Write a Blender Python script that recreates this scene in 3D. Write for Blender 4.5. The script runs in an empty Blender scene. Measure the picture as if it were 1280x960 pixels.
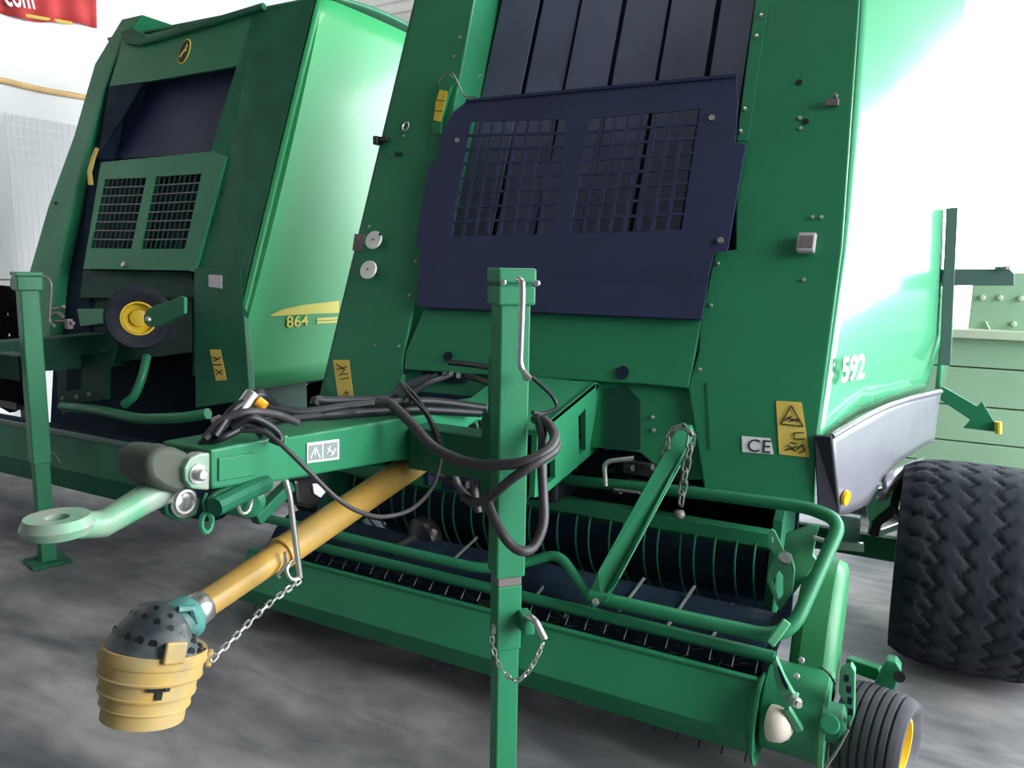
import bpy, bmesh, math, random
from mathutils import Vector, Matrix
random.seed(7)
V = Vector
scene = bpy.context.scene
COL = scene.collection
PI = math.pi

# ------------------------------------------------------------------ camera
# world frame: X to the right across the machines, Y towards their rear, Z up
F = 960.0
def _n(v): return V(v).normalized()
_dn = _n((-116, 6470, F))
_xa = _n((1810, 175, -F)); _xa = (_xa - _dn * _xa.dot(_dn)).normalized()
_up = -_dn
_ya = _up.cross(_xa)
CAM = V((0, 0, 1.45))
def ray(u, v):
    c = V(((u - 640) / F, (v - 480) / F, 1.0))
    return V((c.dot(_xa), c.dot(_ya), c.dot(_up)))
def P(u, v, x=None, y=None, z=None, d=None):
    """point of the place seen at (u, v) of the photograph that lies on a plane x=, y=, z= or at depth d"""
    r = ray(u, v)
    if x is not None: s = (x - CAM.x) / r.x
    elif y is not None: s = (y - CAM.y) / r.y
    elif z is not None: s = (z - CAM.z) / r.z
    else: s = d
    return CAM + r * s
def lean(u, v, y0, z0, k, off=0.0):
    """point on the leaning front plane y = y0 + k (z - z0) + off"""
    r = ray(u, v)
    s = (y0 + off + k * (CAM.z - z0)) / (r.y - k * r.z)
    return CAM + r * s
cam_d = bpy.data.cameras.new('camera'); cam = bpy.data.objects.new('camera', cam_d); COL.objects.link(cam)
cam_d.sensor_width = 36; cam_d.lens = F / 1280 * 36; cam_d.clip_end = 300; cam_d.clip_start = 0.05
_r = V((_xa.x, _ya.x, _up.x)); _d = V((_xa.y, _ya.y, _up.y)); _f = V((_xa.z, _ya.z, _up.z))
cam.matrix_world = Matrix(((_r.x, -_d.x, -_f.x, CAM.x), (_r.y, -_d.y, -_f.y, CAM.y), (_r.z, -_d.z, -_f.z, CAM.z), (0, 0, 0, 1)))
scene.camera = cam

# ------------------------------------------------------------------ materials
def mat(name, col, rough=.5, metal=0.0, coat=0.0, noise=0.0, nscale=8.0, col2=None, emit=None, spec=None):
    m = bpy.data.materials.new(name); m.use_nodes = True
    nt = m.node_tree; b = nt.nodes['Principled BSDF']
    b.inputs['Base Color'].default_value = (*col, 1)
    b.inputs['Roughness'].default_value = rough
    b.inputs['Metallic'].default_value = metal
    b.inputs['Coat Weight'].default_value = coat
    b.inputs['Coat Roughness'].default_value = .12
    if spec is not None: b.inputs['Specular IOR Level'].default_value = spec
    if noise or col2:
        tc = nt.nodes.new('ShaderNodeTexCoord'); nz = nt.nodes.new('ShaderNodeTexNoise')
        nz.inputs['Scale'].default_value = nscale; nz.inputs['Detail'].default_value = 6
        nt.links.new(tc.outputs['Object'], nz.inputs['Vector'])
        cr = nt.nodes.new('ShaderNodeValToRGB')
        c2 = col2 or tuple(c * (1 - noise) for c in col)
        cr.color_ramp.elements[0].position = .35; cr.color_ramp.elements[1].position = .65
        cr.color_ramp.elements[0].color = (*c2, 1); cr.color_ramp.elements[1].color = (*col, 1)
        nt.links.new(nz.outputs['Fac'], cr.inputs['Fac'])
        nt.links.new(cr.outputs['Color'], b.inputs['Base Color'])
        mr = nt.nodes.new('ShaderNodeMapRange')
        mr.inputs['To Min'].default_value = min(1, rough + .12); mr.inputs['To Max'].default_value = max(0, rough - .05)
        nt.links.new(nz.outputs['Fac'], mr.inputs['Value']); nt.links.new(mr.outputs['Result'], b.inputs['Roughness'])
    return m
M = {}
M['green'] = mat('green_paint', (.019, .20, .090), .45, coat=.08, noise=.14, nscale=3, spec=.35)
M['lit_side_green'] = mat('lit_side_green_paint', (.085, .42, .22), .22, coat=1.0, noise=.05, nscale=2)  # same green paint made lighter, daylight put into the colour
M['lit_flank_green'] = mat('lit_flank_green_paint', (.030, .38, .128), .42, coat=.2, noise=.05, nscale=2)  # lighter copy of the green, brightened as the lit flank
M['end_green'] = mat('end_cover_green_paint', (.022, .20, .075), .5, coat=.1, noise=.1, nscale=4)
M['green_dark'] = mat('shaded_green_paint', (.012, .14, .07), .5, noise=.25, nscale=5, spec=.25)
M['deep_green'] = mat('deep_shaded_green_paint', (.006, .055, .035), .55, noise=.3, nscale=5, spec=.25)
M['interior'] = mat('shaded_interior', (.008, .022, .045), .8, noise=.4, spec=.2)  # near-black colour carries the shade inside the machines
M['navy'] = mat('guard_plastic', (.020, .028, .085), .55, noise=.2, nscale=4)
M['belt'] = mat('belt_rubber', (.085, .092, .155), .7, noise=.2, nscale=3)
M['rubber'] = mat('tyre_rubber', (.011, .015, .025), .8, noise=.35, nscale=9, col2=(.030, .032, .042), spec=.25)
M['rubber_grey'] = mat('grey_tyre_rubber', (.075, .075, .09), .8, noise=.35, nscale=12)  # lighter grey rubber for the near gauge wheels
M['hose'] = mat('hose_rubber', (.006, .007, .011), .45)
M['hose_grey'] = mat('worn_hose_rubber', (.040, .034, .040), .5, noise=.3, nscale=20)
M['black'] = mat('black_plastic', (.008, .009, .012), .4)
M['skirt'] = mat('lit_grey_plastic', (.19, .19, .225), .32, coat=.4, noise=.1)  # skirt plastic lightened, side light is in the colour
M['skirt_edge'] = mat('shaded_grey_plastic', (.012, .013, .020), .7, spec=.2)  # same skirt plastic darkened as its shaded front
M['steel'] = mat('zinc_steel', (.62, .60, .58), .32, metal=.9, noise=.2, nscale=30)
M['rust'] = mat('worn_cast_iron', (.075, .07, .055), .6, metal=.2, noise=.5, nscale=14, col2=(.05, .09, .06))
M['worn_green'] = mat('worn_green_paint', (.10, .36, .19), .4, coat=.2, noise=.5, nscale=14, col2=(.30, .33, .28))
M['yellow'] = mat('yellow_paint', (.72, .50, .035), .4, noise=.15)
M['pto_yellow'] = mat('yellow_tube_plastic', (.56, .32, .06), .42, coat=.1, noise=.35, nscale=7, col2=(.42, .27, .08))
M['cone_yellow'] = mat('worn_yellow_plastic', (.54, .345, .10), .55, noise=.4, nscale=12, col2=(.36, .29, .15))
M['lit_green'] = mat('lit_green_paint', (.075, .34, .165), .45, coat=.1, noise=.25, nscale=10)  # lit copy of the green paint for the pickup's bright end
M['teal'] = mat('green_collar_plastic', (.10, .33, .28), .4, noise=.5, nscale=14, col2=(.04, .10, .10))
M['guard_black'] = mat('worn_black_plastic', (.022, .030, .038), .4, noise=.6, nscale=18, col2=(.085, .10, .10))
M['pitch'] = mat('pitch_black_steel', (.002, .002, .003), .9, spec=.05)  # near-black with hardly any reflection
M['white'] = mat('white_plastic', (.74, .74, .70), .5)
M['dome_beige'] = mat('pale_beige_plastic', (.62, .56, .47), .5, noise=.15)
M['sticker'] = mat('yellow_sticker', (.72, .52, .10), .5, noise=.1)
M['sticker_white'] = mat('white_sticker', (.70, .72, .72), .5)
M['print'] = mat('black_print', (.02, .02, .02), .6)
M['print_grey'] = mat('grey_print', (.22, .26, .25), .6)
M['decal_white'] = mat('pinkish_white_decal', (.86, .70, .72), .5)
M['decal_yellow'] = mat('yellow_decal', (.85, .72, .12), .4)
M['amber'] = mat('amber_reflector', (.95, .42, .02), .25, coat=.5)
M['lamp_clear'] = mat('clear_lamp_plastic', (.42, .38, .42), .2, coat=.6)
M['lamp_grey'] = mat('dull_reflector_plastic', (.17, .14, .14), .4)
M['trailer'] = mat('trailer_green_paint', (.36, .55, .36), .6, noise=.15, nscale=2)
M['trailer_dark'] = mat('trailer_chassis_paint', (.03, .05, .04), .7)
M['rail'] = mat('pale_rail_paint', (.55, .62, .45), .5)
M['arm_grey'] = mat('grey_green_steel', (.10, .16, .15), .5)
M['tine'] = mat('spring_tine_steel', (.16, .17, .15), .5, metal=.4)
M['straw'] = mat('dry_straw', (.13, .12, .08), .8, noise=.4, nscale=40)
M['red'] = mat('red_banner_cloth', (.62, .045, .045), .7, noise=.25, nscale=5)
M['orange'] = mat('orange_strap', (.80, .52, .22), .6, noise=.2)
M['wire'] = mat('pale_wire', (.85, .85, .85), .5)
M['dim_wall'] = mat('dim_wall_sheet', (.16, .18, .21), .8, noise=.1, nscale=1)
M['wall'] = mat('white_wall', (.82, .82, .82), .7, noise=.03, nscale=1)

def floor_mat():
    m = bpy.data.materials.new('concrete_floor'); m.use_nodes = True
    nt = m.node_tree; b = nt.nodes['Principled BSDF']; N = nt.nodes.new; L = nt.links.new
    tc = N('ShaderNodeTexCoord')
    def noise(scale, detail, stretch=None, dist=0):
        n = N('ShaderNodeTexNoise'); n.inputs['Scale'].default_value = scale; n.inputs['Detail'].default_value = detail
        n.inputs['Distortion'].default_value = dist
        mp = N('ShaderNodeMapping'); mp.inputs['Scale'].default_value = stretch or (1, 1, 1)
        mp.inputs['Rotation'].default_value = (0, 0, .5)
        L(tc.outputs['Object'], mp.inputs['Vector']); L(mp.outputs['Vector'], n.inputs['Vector'])
        return n
    a = noise(.9, 5, (1, 2.2, 1), .6); c = noise(7, 8); d = noise(2.2, 7, (1, 3.5, 1), 1.2)
    r1 = N('ShaderNodeValToRGB'); e = r1.color_ramp.elements
    e[0].position = .36; e[0].color = (.10, .102, .12, 1); e[1].position = .64; e[1].color = (.38, .365, .365, 1)
    L(a.outputs['Fac'], r1.inputs['Fac'])
    r2 = N('ShaderNodeValToRGB'); e = r2.color_ramp.elements
    e[0].position = .3; e[0].color = (.62, .62, .64, 1); e[1].position = .6; e[1].color = (1, 1, 1, 1)
    L(d.outputs['Fac'], r2.inputs['Fac'])
    r3 = N('ShaderNodeValToRGB'); e = r3.color_ramp.elements
    e[0].position = .3; e[0].color = (.8, .8, .8, 1); e[1].position = .7; e[1].color = (1.08, 1.07, 1.05, 1)
    L(c.outputs['Fac'], r3.inputs['Fac'])
    m1 = N('ShaderNodeMixRGB'); m1.blend_type = 'MULTIPLY'; m1.inputs['Fac'].default_value = 1
    m2 = N('ShaderNodeMixRGB'); m2.blend_type = 'MULTIPLY'; m2.inputs['Fac'].default_value = 1
    L(r1.outputs['Color'], m1.inputs['Color1']); L(r2.outputs['Color'], m1.inputs['Color2'])
    L(m1.outputs['Color'], m2.inputs['Color1']); L(r3.outputs['Color'], m2.inputs['Color2'])
    L(m2.outputs['Color'], b.inputs['Base Color'])
    b.inputs['Roughness'].default_value = .62
    bp = N('ShaderNodeBump'); bp.inputs['Strength'].default_value = .12; bp.inputs['Distance'].default_value = .01
    L(c.outputs['Fac'], bp.inputs['Height']); L(bp.outputs['Normal'], b.inputs['Normal'])
    return m
M['floor'] = floor_mat()
M['roof'] = mat('corrugated_roof_sheet', (.56, .53, .49), .5, noise=.12, nscale=2)
M['yard'] = mat('pale_yard_ground', (.70, .68, .64), .9, noise=.1, nscale=1)

# ------------------------------------------------------------------ builders
OFF = {}
def empty(name, loc, label, cat, group=None):
    o = bpy.data.objects.new(name, None); COL.objects.link(o); o.location = loc; o.empty_display_size = .2
    o['label'] = label; o['category'] = cat
    if group: o['group'] = group
    OFF[o.name] = V(loc); return o
def tag(o, label, cat, group=None):
    o['label'] = label; o['category'] = cat
    if group: o['group'] = group
    return o
class MB:
    def __init__(s): s.bm = bmesh.new()
    def box(s, c, size, R=None):
        c = V(c); h = V(size) / 2; vs = []
        for k in range(8):
            p = V(((1 if k & 1 else -1) * h.x, (1 if k & 2 else -1) * h.y, (1 if k & 4 else -1) * h.z))
            if R is not None: p = R @ p
            vs.append(s.bm.verts.new(c + p))
        for f in ((0, 2, 3, 1), (4, 5, 7, 6), (0, 1, 5, 4), (2, 6, 7, 3), (0, 4, 6, 2), (1, 3, 7, 5)):
            s.bm.faces.new([vs[i] for i in f])
        return s
    def bar(s, a, b, w, h, up=(0, 0, 1)):
        a = V(a); b = V(b); d = (b - a); l = d.length; d.normalize()
        x = d.cross(V(up)).normalized(); z = x.cross(d)
        R = Matrix((x, d, z)).transposed()
        return s.box((a + b) / 2, (w, l, h), R)
    def prism(s, pts, vec):
        vec = V(vec); a = [s.bm.verts.new(V(p)) for p in pts]; b = [s.bm.verts.new(V(p) + vec) for p in pts]
        n = len(pts)
        s.bm.faces.new(a); s.bm.faces.new(b[::-1])
        for i in range(n): s.bm.faces.new((a[i], b[i], b[(i + 1) % n], a[(i + 1) % n]))
        return s
    def sheet(s, outer, holes, vec):
        """flat plate with holes, given thickness vec"""
        vec = V(vec); bm = s.bm; loops = []; edges = []
        for lp in [outer] + holes:
            vs = [bm.verts.new(V(p)) for p in lp]; loops.append(vs)
            edges += [bm.edges.new((vs[i], vs[(i + 1) % len(vs)])) for i in range(len(vs))]
        r = bmesh.ops.triangle_fill(bm, edges=edges, use_beauty=True)
        fs = [f for f in r['geom'] if isinstance(f, bmesh.types.BMFace)]
        mp = {}
        for vs in loops:
            for v in vs: mp[v] = bm.verts.new(v.co + vec)
        for f in fs: bm.faces.new([mp[v] for v in reversed(f.verts)])
        for vs in loops:
            for i in range(len(vs)):
                a, b = vs[i], vs[(i + 1) % len(vs)]
                bm.faces.new((a, b, mp[b], mp[a]))
        return s
    def tube(s, pts, r, n=8, cap=True):
        pts = [V(p) for p in pts]; rs = r if isinstance(r, (list, tuple)) else [r] * len(pts)
        t0 = (pts[1] - pts[0]).normalized()
        nx = t0.orthogonal().normalized(); rings = []
        for i, p in enumerate(pts):
            if i == 0: t = t0
            elif i == len(pts) - 1: t = (pts[-1] - pts[-2]).normalized()
            else:
                t = ((pts[i + 1] - p).normalized() + (p - pts[i - 1]).normalized())
                t = t.normalized() if t.length > 1e-6 else t0
            nx = (nx - t * nx.dot(t)); nx = nx.normalized() if nx.length > 1e-6 else t.orthogonal().normalized()
            ny = t.cross(nx)
            rings.append([s.bm.verts.new(p + (nx * math.cos(a) + ny * math.sin(a)) * rs[i]) for a in [2 * PI * k / n for k in range(n)]])
        for a, b in zip(rings, rings[1:]):
            for k in range(n): s.bm.faces.new((a[k], a[(k + 1) % n], b[(k + 1) % n], b[k]))
        if cap: s.bm.faces.new(rings[0][::-1]); s.bm.faces.new(rings[-1])
        return s
    def loop(s, pts, r, n=6):
        pts = [V(p) for p in pts]; m = len(pts); rings = []; nx = None
        for i, p in enumerate(pts):
            t = (pts[(i + 1) % m] - pts[i - 1]).normalized()
            nx = t.orthogonal().normalized() if nx is None else (nx - t * nx.dot(t)).normalized()
            ny = t.cross(nx)
            rings.append([s.bm.verts.new(p + (nx * math.cos(a) + ny * math.sin(a)) * r) for a in [2 * PI * k / n for k in range(n)]])
        for i in range(m):
            a, b = rings[i], rings[(i + 1) % m]
            for k in range(n): s.bm.faces.new((a[k], a[(k + 1) % n], b[(k + 1) % n], b[k]))
        return s
    def lathe(s, prof, org, ax, n=24, closed=False):
        """prof: list of (radius, distance along ax)"""
        org = V(org); ax = V(ax).normalized(); u = ax.orthogonal().normalized(); w = ax.cross(u); rings = []
        for r, h in prof:
            if r < 1e-6: rings.append([s.bm.verts.new(org + ax * h)] * n)
            else: rings.append([s.bm.verts.new(org + ax * h + (u * math.cos(a) + w * math.sin(a)) * r) for a in [2 * PI * k / n for k in range(n)]])
        pr = list(zip(rings, rings[1:]))
        if closed: pr.append((rings[-1], rings[0]))
        for a, b in pr:
            for k in range(n):
                q = []
                for v in (a[k], a[(k + 1) % n], b[(k + 1) % n], b[k]):
                    if v not in q: q.append(v)
                if len(q) > 2: s.bm.faces.new(q)
        if not closed:
            if prof[0][0] > 1e-6: s.bm.faces.new(rings[0][::-1])
            if prof[-1][0] > 1e-6: s.bm.faces.new(rings[-1])
        return s
    def cyl(s, a, b, r, n=16): 
        a = V(a); b = V(b); return s.lathe([(r, 0), (r, (b - a).length)], a, b - a, n)
    def grid(s, rows):
        vs = [[s.bm.verts.new(V(p)) for p in r] for r in rows]
        for i in range(len(vs) - 1):
            for j in range(len(vs[0]) - 1): s.bm.faces.new((vs[i][j], vs[i][j + 1], vs[i + 1][j + 1], vs[i + 1][j]))
        return s
    def build(s, name, m, parent=None, smooth=None, bevel=0, solid=0, label=None, recalc=True):
        off = OFF[parent.name] if parent else V((0, 0, 0))
        for v in s.bm.verts: v.co -= off
        if recalc: bmesh.ops.recalc_face_normals(s.bm, faces=s.bm.faces[:])
        me = bpy.data.meshes.new(name); s.bm.to_mesh(me); s.bm.free()
        if smooth is not None:
            for p in me.polygons: p.use_smooth = True
            me.set_sharp_from_angle(angle=math.radians(smooth))
        me.materials.append(M[m] if isinstance(m, str) else m)
        o = bpy.data.objects.new(name, me); COL.objects.link(o)
        if parent: o.parent = parent
        OFF[o.name] = off
        if solid:
            md = o.modifiers.new('thickness', 'SOLIDIFY'); md.thickness = solid; md.offset = -1
        if bevel:
            md = o.modifiers.new('edge', 'BEVEL'); md.width = bevel; md.segments = 2; md.limit_method = 'ANGLE'; md.angle_limit = math.radians(35)
        if label: o['label'] = label
        return o
def struct(o): o['kind'] = 'structure'; return o
def smooth_path(pts, k=6):
    """Catmull-Rom through the points"""
    pts = [V(p) for p in pts]; out = []
    q = [pts[0] * 2 - pts[1]] + pts + [pts[-1] * 2 - pts[-2]]
    for i in range(1, len(q) - 2):
        a, b, c, d = q[i - 1:i + 3]
        for j in range(k):
            t = j / k
            out.append(.5 * ((2 * b) + (c - a) * t + (2 * a - 5 * b + 4 * c - d) * t * t + (3 * b - a - 3 * c + d) * t ** 3))
    out.append(pts[-1]); return out
def fillet(pts, r, k=6):
    """straight runs with rounded bends"""
    pts = [V(p) for p in pts]; out = [pts[0]]
    for i in range(1, len(pts) - 1):
        p = pts[i]; a = (pts[i - 1] - p); b = (pts[i + 1] - p); rr = min(r, a.length * .45, b.length * .45)
        A = p + a.normalized() * rr; B = p + b.normalized() * rr
        for j in range(k + 1):
            t = j / k; out.append(A * (1 - t) ** 2 + p * 2 * t * (1 - t) + B * t * t)
    out.append(pts[-1]); return out
def chain(mb, pts, link, r):
    pts = smooth_path(pts, 16); acc = 0; last = pts[0]; k = 0
    pos = [pts[0]]
    for p in pts[1:]:
        if (p - pos[-1]).length >= link * .74: pos.append(p)
    for a, b in zip(pos, pos[1:]):
        d = (b - a).normalized(); e = d.orthogonal().normalized(); e2 = d.cross(e); e = e if k % 2 else e2; k += 1
        c = (a + b) / 2; L = link / 2
        w = link * .26
        mb.loop([c + d * (L - w + w * math.cos(t)) * (1) + e * w * math.sin(t) if math.cos(t) >= 0 else c - d * (L - w - w * math.cos(t)) + e * w * math.sin(t) for t in [2 * PI * i / 12 for i in range(12)]], r, 5)
    return mb
def text(body, size, org, xd, yd, m, parent, name, ext=.001, bold=0.0, spacing=1.0, align='LEFT', sx=1.0):
    cu = bpy.data.curves.new('t', 'FONT'); cu.body = body; cu.size = size; cu.extrude = ext; cu.offset = bold; cu.space_character = spacing
    cu.align_x = align; cu.resolution_u = 3
    to = bpy.data.objects.new('t', cu); COL.objects.link(to)
    dg = bpy.context.evaluated_depsgraph_get(); dg.update()
    me = bpy.data.meshes.new_from_object(to.evaluated_get(dg))
    bpy.data.objects.remove(to); bpy.data.curves.remove(cu)
    xd = V(xd).normalized(); zd = xd.cross(V(yd)).normalized(); yd = zd.cross(xd)
    off = OFF[parent.name] if parent else V((0, 0, 0)); o0 = V(org) - off
    me.transform(Matrix(((xd.x, yd.x, zd.x, o0.x), (xd.y, yd.y, zd.y, o0.y), (xd.z, yd.z, zd.z, o0.z), (0, 0, 0, 1))) @ Matrix.Diagonal((sx, 1, 1, 1)))
    me.name = name; me.materials.clear(); me.materials.append(M[m])
    o = bpy.data.objects.new(name, me); COL.objects.link(o)
    if parent: o.parent = parent
    OFF[o.name] = off
    return o
def bolt_at(p, n, r, parent, m='steel', name='bolt'):
    n = V(n).normalized()
    return MB().lathe([(r, 0), (r, r * .7), (r * .6, r * .9)], V(p), n, 6).build(name, m, parent)
def plate_poly(fn, pix): return [fn(u, v) for u, v in pix]

# tyres -----------------------------------------------------------------
def tyre(R, W, rim, c, kind, n=160, across=48):
    """tyre with its axle along X, centre c; kind picks the tread"""
    mb = MB(); c = V(c); bm = mb.bm; rows = []
    sh = .16 * W
    def tri(t): t = t % 1; return abs(t * 2 - 1) * 2 - 1
    for i in range(n):
        th = 2 * PI * i / n; row = []
        for j in range(across + 1):
            x = -W / 2 + W * j / across; q = abs(x) / (W / 2)
            r = R - .06 * R * q ** 4
            if kind == 'flotation':
                u = (x / W + .5) * 5 + .20 * tri(th / (2 * PI) * 30)
                g = abs((u + .5) % 1 - .5)
                if g < .07: r -= .012 * (1 - g / .07) ** .3
                lug = (th / (2 * PI) * 30 + (.5 if x > 0 else 0) + q * .6) % 1
                if q > .66 and lug < .14: r -= .010
                elif .2 < q <= .5 and lug < .07: r -= .004
            else:
                u = (x / W + .5) * 7
                g = abs((u + .5) % 1 - .5)
                if g < .14 and q < .93: r -= .008
            row.append(V((c.x + x, c.y + r * math.cos(th), c.z + r * math.sin(th))))
        rows.append(row)
    rows = [[bm.verts.new(p) for p in r] for r in rows]
    for i in range(n):
        a, b = rows[i], rows[(i + 1) % n]
        for j in range(across): bm.faces.new((a[j], a[j + 1], b[j + 1], b[j]))
    for s, j in ((-1, 0), (1, across)):
        prev = [r[j] for r in rows]
        for k, (rr, xx) in enumerate(((.90, .56), (.80, .565), (.72, .52), (rim / R, .42), (rim / R, .2))):
            cur = [bm.verts.new(V((c.x + s * W * xx, c.y + R * rr * math.cos(2 * PI * i / n), c.z + R * rr * math.sin(2 * PI * i / n)))) for i in range(n)]
            for i in range(n): bm.faces.new((prev[i], prev[(i + 1) % n], cur[(i + 1) % n], cur[i]))
            prev = cur
    return mb
def rim(R, W, c, side=1):
    prof = [(R, -W / 2), (R * 1.04, -W / 2), (R * 1.04, W / 2), (R * .93, W / 2), (R * .9, W * .3), (R * .55, W * .15), (R * .5, W * .3), (R * .2, W * .34), (0, W * .34)]
    return MB().lathe(prof, c, (side, 0, 0), 32)

# ------------------------------------------------------------------ setting
WX = -6.2; CZ = 4.37
struct(MB().box((0, 4, -.05), (44, 36, .1)).build('floor', 'floor'))
struct(MB().box((WX - .1, 4, 2.3), (.2, 18, 4.6)).build('wall_left', 'wall'))
mb = MB()
nx = 0
rows = []
y = -5.0
while y <= 8.6:                       # ribs run across the hall
    for dy, dz in ((0, 0), (.16, 0), (.19, .05), (.25, .05), (.28, 0)):
        rows.append([V((WX - .2, y + dy, CZ + dz)), V((4.2, y + dy, CZ + dz))])
    y += .30
mb.grid(rows); struct(mb.build('ceiling', 'roof', solid=.06))
struct(MB().box((-1, -5.1, 2.3), (10.6, .2, 4.8)).build('unseen_wall_front', 'dim_wall'))  # unseen wall behind the camera, added dark to block light
struct(MB().box((4.1, -2.2, 2.3), (.2, 5.6, 4.8)).build('unseen_wall_right', 'dim_wall'))  # unseen side wall, its length set to keep daylight off the fronts
struct(MB().box((-5.5, 8.7, 2.3), (1.6, .2, 4.6)).build('wall_back', 'wall'))
struct(MB().box((60, 40, -.12), (240, 200, .1)).build('yard_ground', 'yard'))

exec_parts = []
# ------------------------------------------------------------------ the near baler
Y0, Z0, K = 2.62, .926, .387
def L(u, v, off=0.0): return lean(u, v, Y0, Z0, K, off)
def LP(x, z, off=0.0): return V((x, Y0 + K * (z - Z0) + off, z))
LN = V((0, -1, K)).normalized()           # outward normal of the leaning front
LS = V((0, K, 1)).normalized()            # up the slope
def ext(a, b, z):
    t = (z - a.z) / (b.z - a.z); return a + (b - a) * t
A = empty('round_baler', (-1.32, 3.0, 0), 'large green round baler in front numbered 592, on a raised jack with yellow drive shaft', 'baler')
TOP = 2.95

# body shell behind the front
mb = MB()
prof = [(LP(0, .78, .27).y, .78), (LP(0, TOP - .03, .27).y, TOP - .03), (3.9, TOP), (4.2, 2.6), (4.35, 1.9), (4.3, 1.2), (4.0, .8)]
mb.prism([V((-2.34, y, z)) for y, z in prof], (1.98, 0, 0))
mb.build('body_shell', 'interior', A)
mb = MB()
prof2 = [(LP(0, .80, .03).y, .80), (LP(0, TOP, .03).y, TOP), (3.9, TOP), (4.2, 2.6), (4.35, 1.9), (4.3, 1.2), (4.0, .78)]
mb.prism([V((-2.40, y, z)) for y, z in prof2], (.05, 0, 0)); mb.build('left_side_panel', 'green', A)
mb = MB(); mb.box((-1.34, 4.0, TOP + .02), (2.0, .9, .05)); mb.build('roof_panel', 'green', A, bevel=.01)

# pillars
a = ext(L(405, 480), L(520, 0), TOP); b = ext(L(505, 440), L(592, 0), TOP)
left_outer = [L(414, 500), L(405, 478)]
pil = MB().prism([L(414, 503), L(405, 478), a, b, L(576, 92), L(505, 440), L(500, 503)], (0, .26, 0)).build('side_pillar', 'green', A, bevel=.008)
def rx(z):     # outer edge of the right pillar on the leaning front
    pts = [(0.62, L(1016, 642).x), (.93, L(1019, 560).x), (1.55, L(1042, 400).x), (TOP, L(1070, 0).x - .01)]
    for (z0, x0), (z1, x1) in zip(pts, pts[1:]):
        if z <= z1 or z1 == TOP: return x0 + (x1 - x0) * (z - z0) / (z1 - z0)
a = ext(L(920, 175), L(944, 0), TOP)
mb = MB().prism([L(880, 612), L(1016, 643), L(1020, 560), LP(rx(1.55), 1.55), LP(rx(TOP), TOP), a, L(920, 175), L(919, 312), L(893, 316), L(875, 400), L(873, 440), L(860, 484)], (0, .05, 0))
pilr = mb.build('side_pillar', 'green', A, bevel=.006)
mb = MB()      # seam of the bolted flange
mb.prism([L(*p, -.004) for p in ((946, 0), (961, 0), (935, 176), (921, 176))], (0, .004, 0))
a0 = mb.build('bolt_flange', 'green', A, bevel=.001)
mb = MB().prism([L(*p, -.003) for p in ((882, 478), (885, 478), (889, 562), (886, 562))], (0, .003, 0)); mb.build('panel_seam', 'green_dark', A)
for u, v in ((575, 47), (568, 71), (600, 95)): bolt_at(L(u, v, -.001), LN, .008, A)
for u, v in ((952, 20), (946, 46), (931, 137), (926, 165)): bolt_at(L(u, v, -.006), LN, .008, A)
for u, v in ((522, 302), (520, 327), (512, 369), (462, 283), (470, 432), (499, 433), (898, 330), (889, 382), (1016, 272), (1027, 272), (1005, 350), (875, 462), (1001, 161), (1000, 148), (497, 193), (505, 170)):
    bolt_at(L(u, v, -.001), LN, .007, A)
for u, v in ((999, 103), (507, 465), (1007, 152)):
    MB().lathe([(.012, 0), (.012, .002)], L(u, v, -.001), LN, 14).build('bolt_hole', 'black', A)

# belts behind the guard
top = [622, 675, 723, 779, 838, 898, 950]; bot = [604, 653, 706, 762, 820, 884, 928]; vb = [118, 117, 112, 104, 98, 91, 88]
xs = [(L(u, 0, .2).x + L(w, q, .2).x) / 2 for u, w, q in zip(top, bot, vb)]
mb = MB().prism([LP(xs[0] - .05, 1.0, .24), LP(xs[-1] + .05, 1.0, .24), LP(xs[-1] + .05, TOP, .24), LP(xs[0] - .05, TOP, .24)], (0, .02, 0)); mb.build('roller_backing', 'interior', A)
for i, (x0, x1) in enumerate(zip(xs, xs[1:])):
    g = .011; o = .2 + (.012 if i % 2 else 0)
    MB().prism([LP(x0 + g, 1.15, o), LP(x1 - g, 1.15, o), LP(x1 - g, TOP, o), LP(x0 + g, TOP, o)], (0, .012, 0)).build('belt', 'belt', A)

# navy guard with two slotted windows
GO = -.035
outline = [(585, 125), (567, 140), (551, 170), (547, 198), (536, 206), (531, 237), (519, 303), (525, 310), (524, 338), (520, 381), (533, 384), (877, 399), (885, 345), (892, 317), (909, 313), (922, 237), (932, 181), (919, 178), (922, 126), (920, 94)]
wa = [(588, 152), (708, 149), (690, 292), (563, 296)]; wb = [(737, 148), (875, 136), (852, 287), (712, 292)]
mb = MB().sheet([L(*p, GO) for p in outline], [[L(*p, GO) for p in wa], [L(*p, GO) for p in wb]], (0, .012, 0))
guard = mb.build('mesh_guard', 'navy', A)
for w in (wa, wb):
    mb = MB(); q = [L(*p, GO + .004) for p in w]
    for i in range(1, 8):
        t = i / 8; a = q[0].lerp(q[1], t); b = q[3].lerp(q[2], t); mb.bar(a, b, .015, .005, LN)
    for i in range(1, 8):
        t = i / 8; a = q[0].lerp(q[3], t); b = q[1].lerp(q[2], t); mb.bar(a, b, .011, .005, LN)
    mb.build('window_grid', 'navy', guard)
mb = MB().bar(L(583, 126, GO - .004), L(921, 94, GO - .004), .012, .012); mb.build('top_rim', 'navy', guard)
mb = MB().prism([L(524, 340, GO - .006), L(886, 341, GO - .006), L(877, 401, GO + .02), L(531, 386, GO + .02)], (0, .006, 0)); mb.build('lower_flap', 'navy', guard)
for u, v in ((572, 176), (890, 148), (901, 301)): 
    MB().lathe([(.012, 0), (.012, .008)], L(u, v, GO - .002), LN, 8).build('fastener', 'steel', guard)

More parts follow.
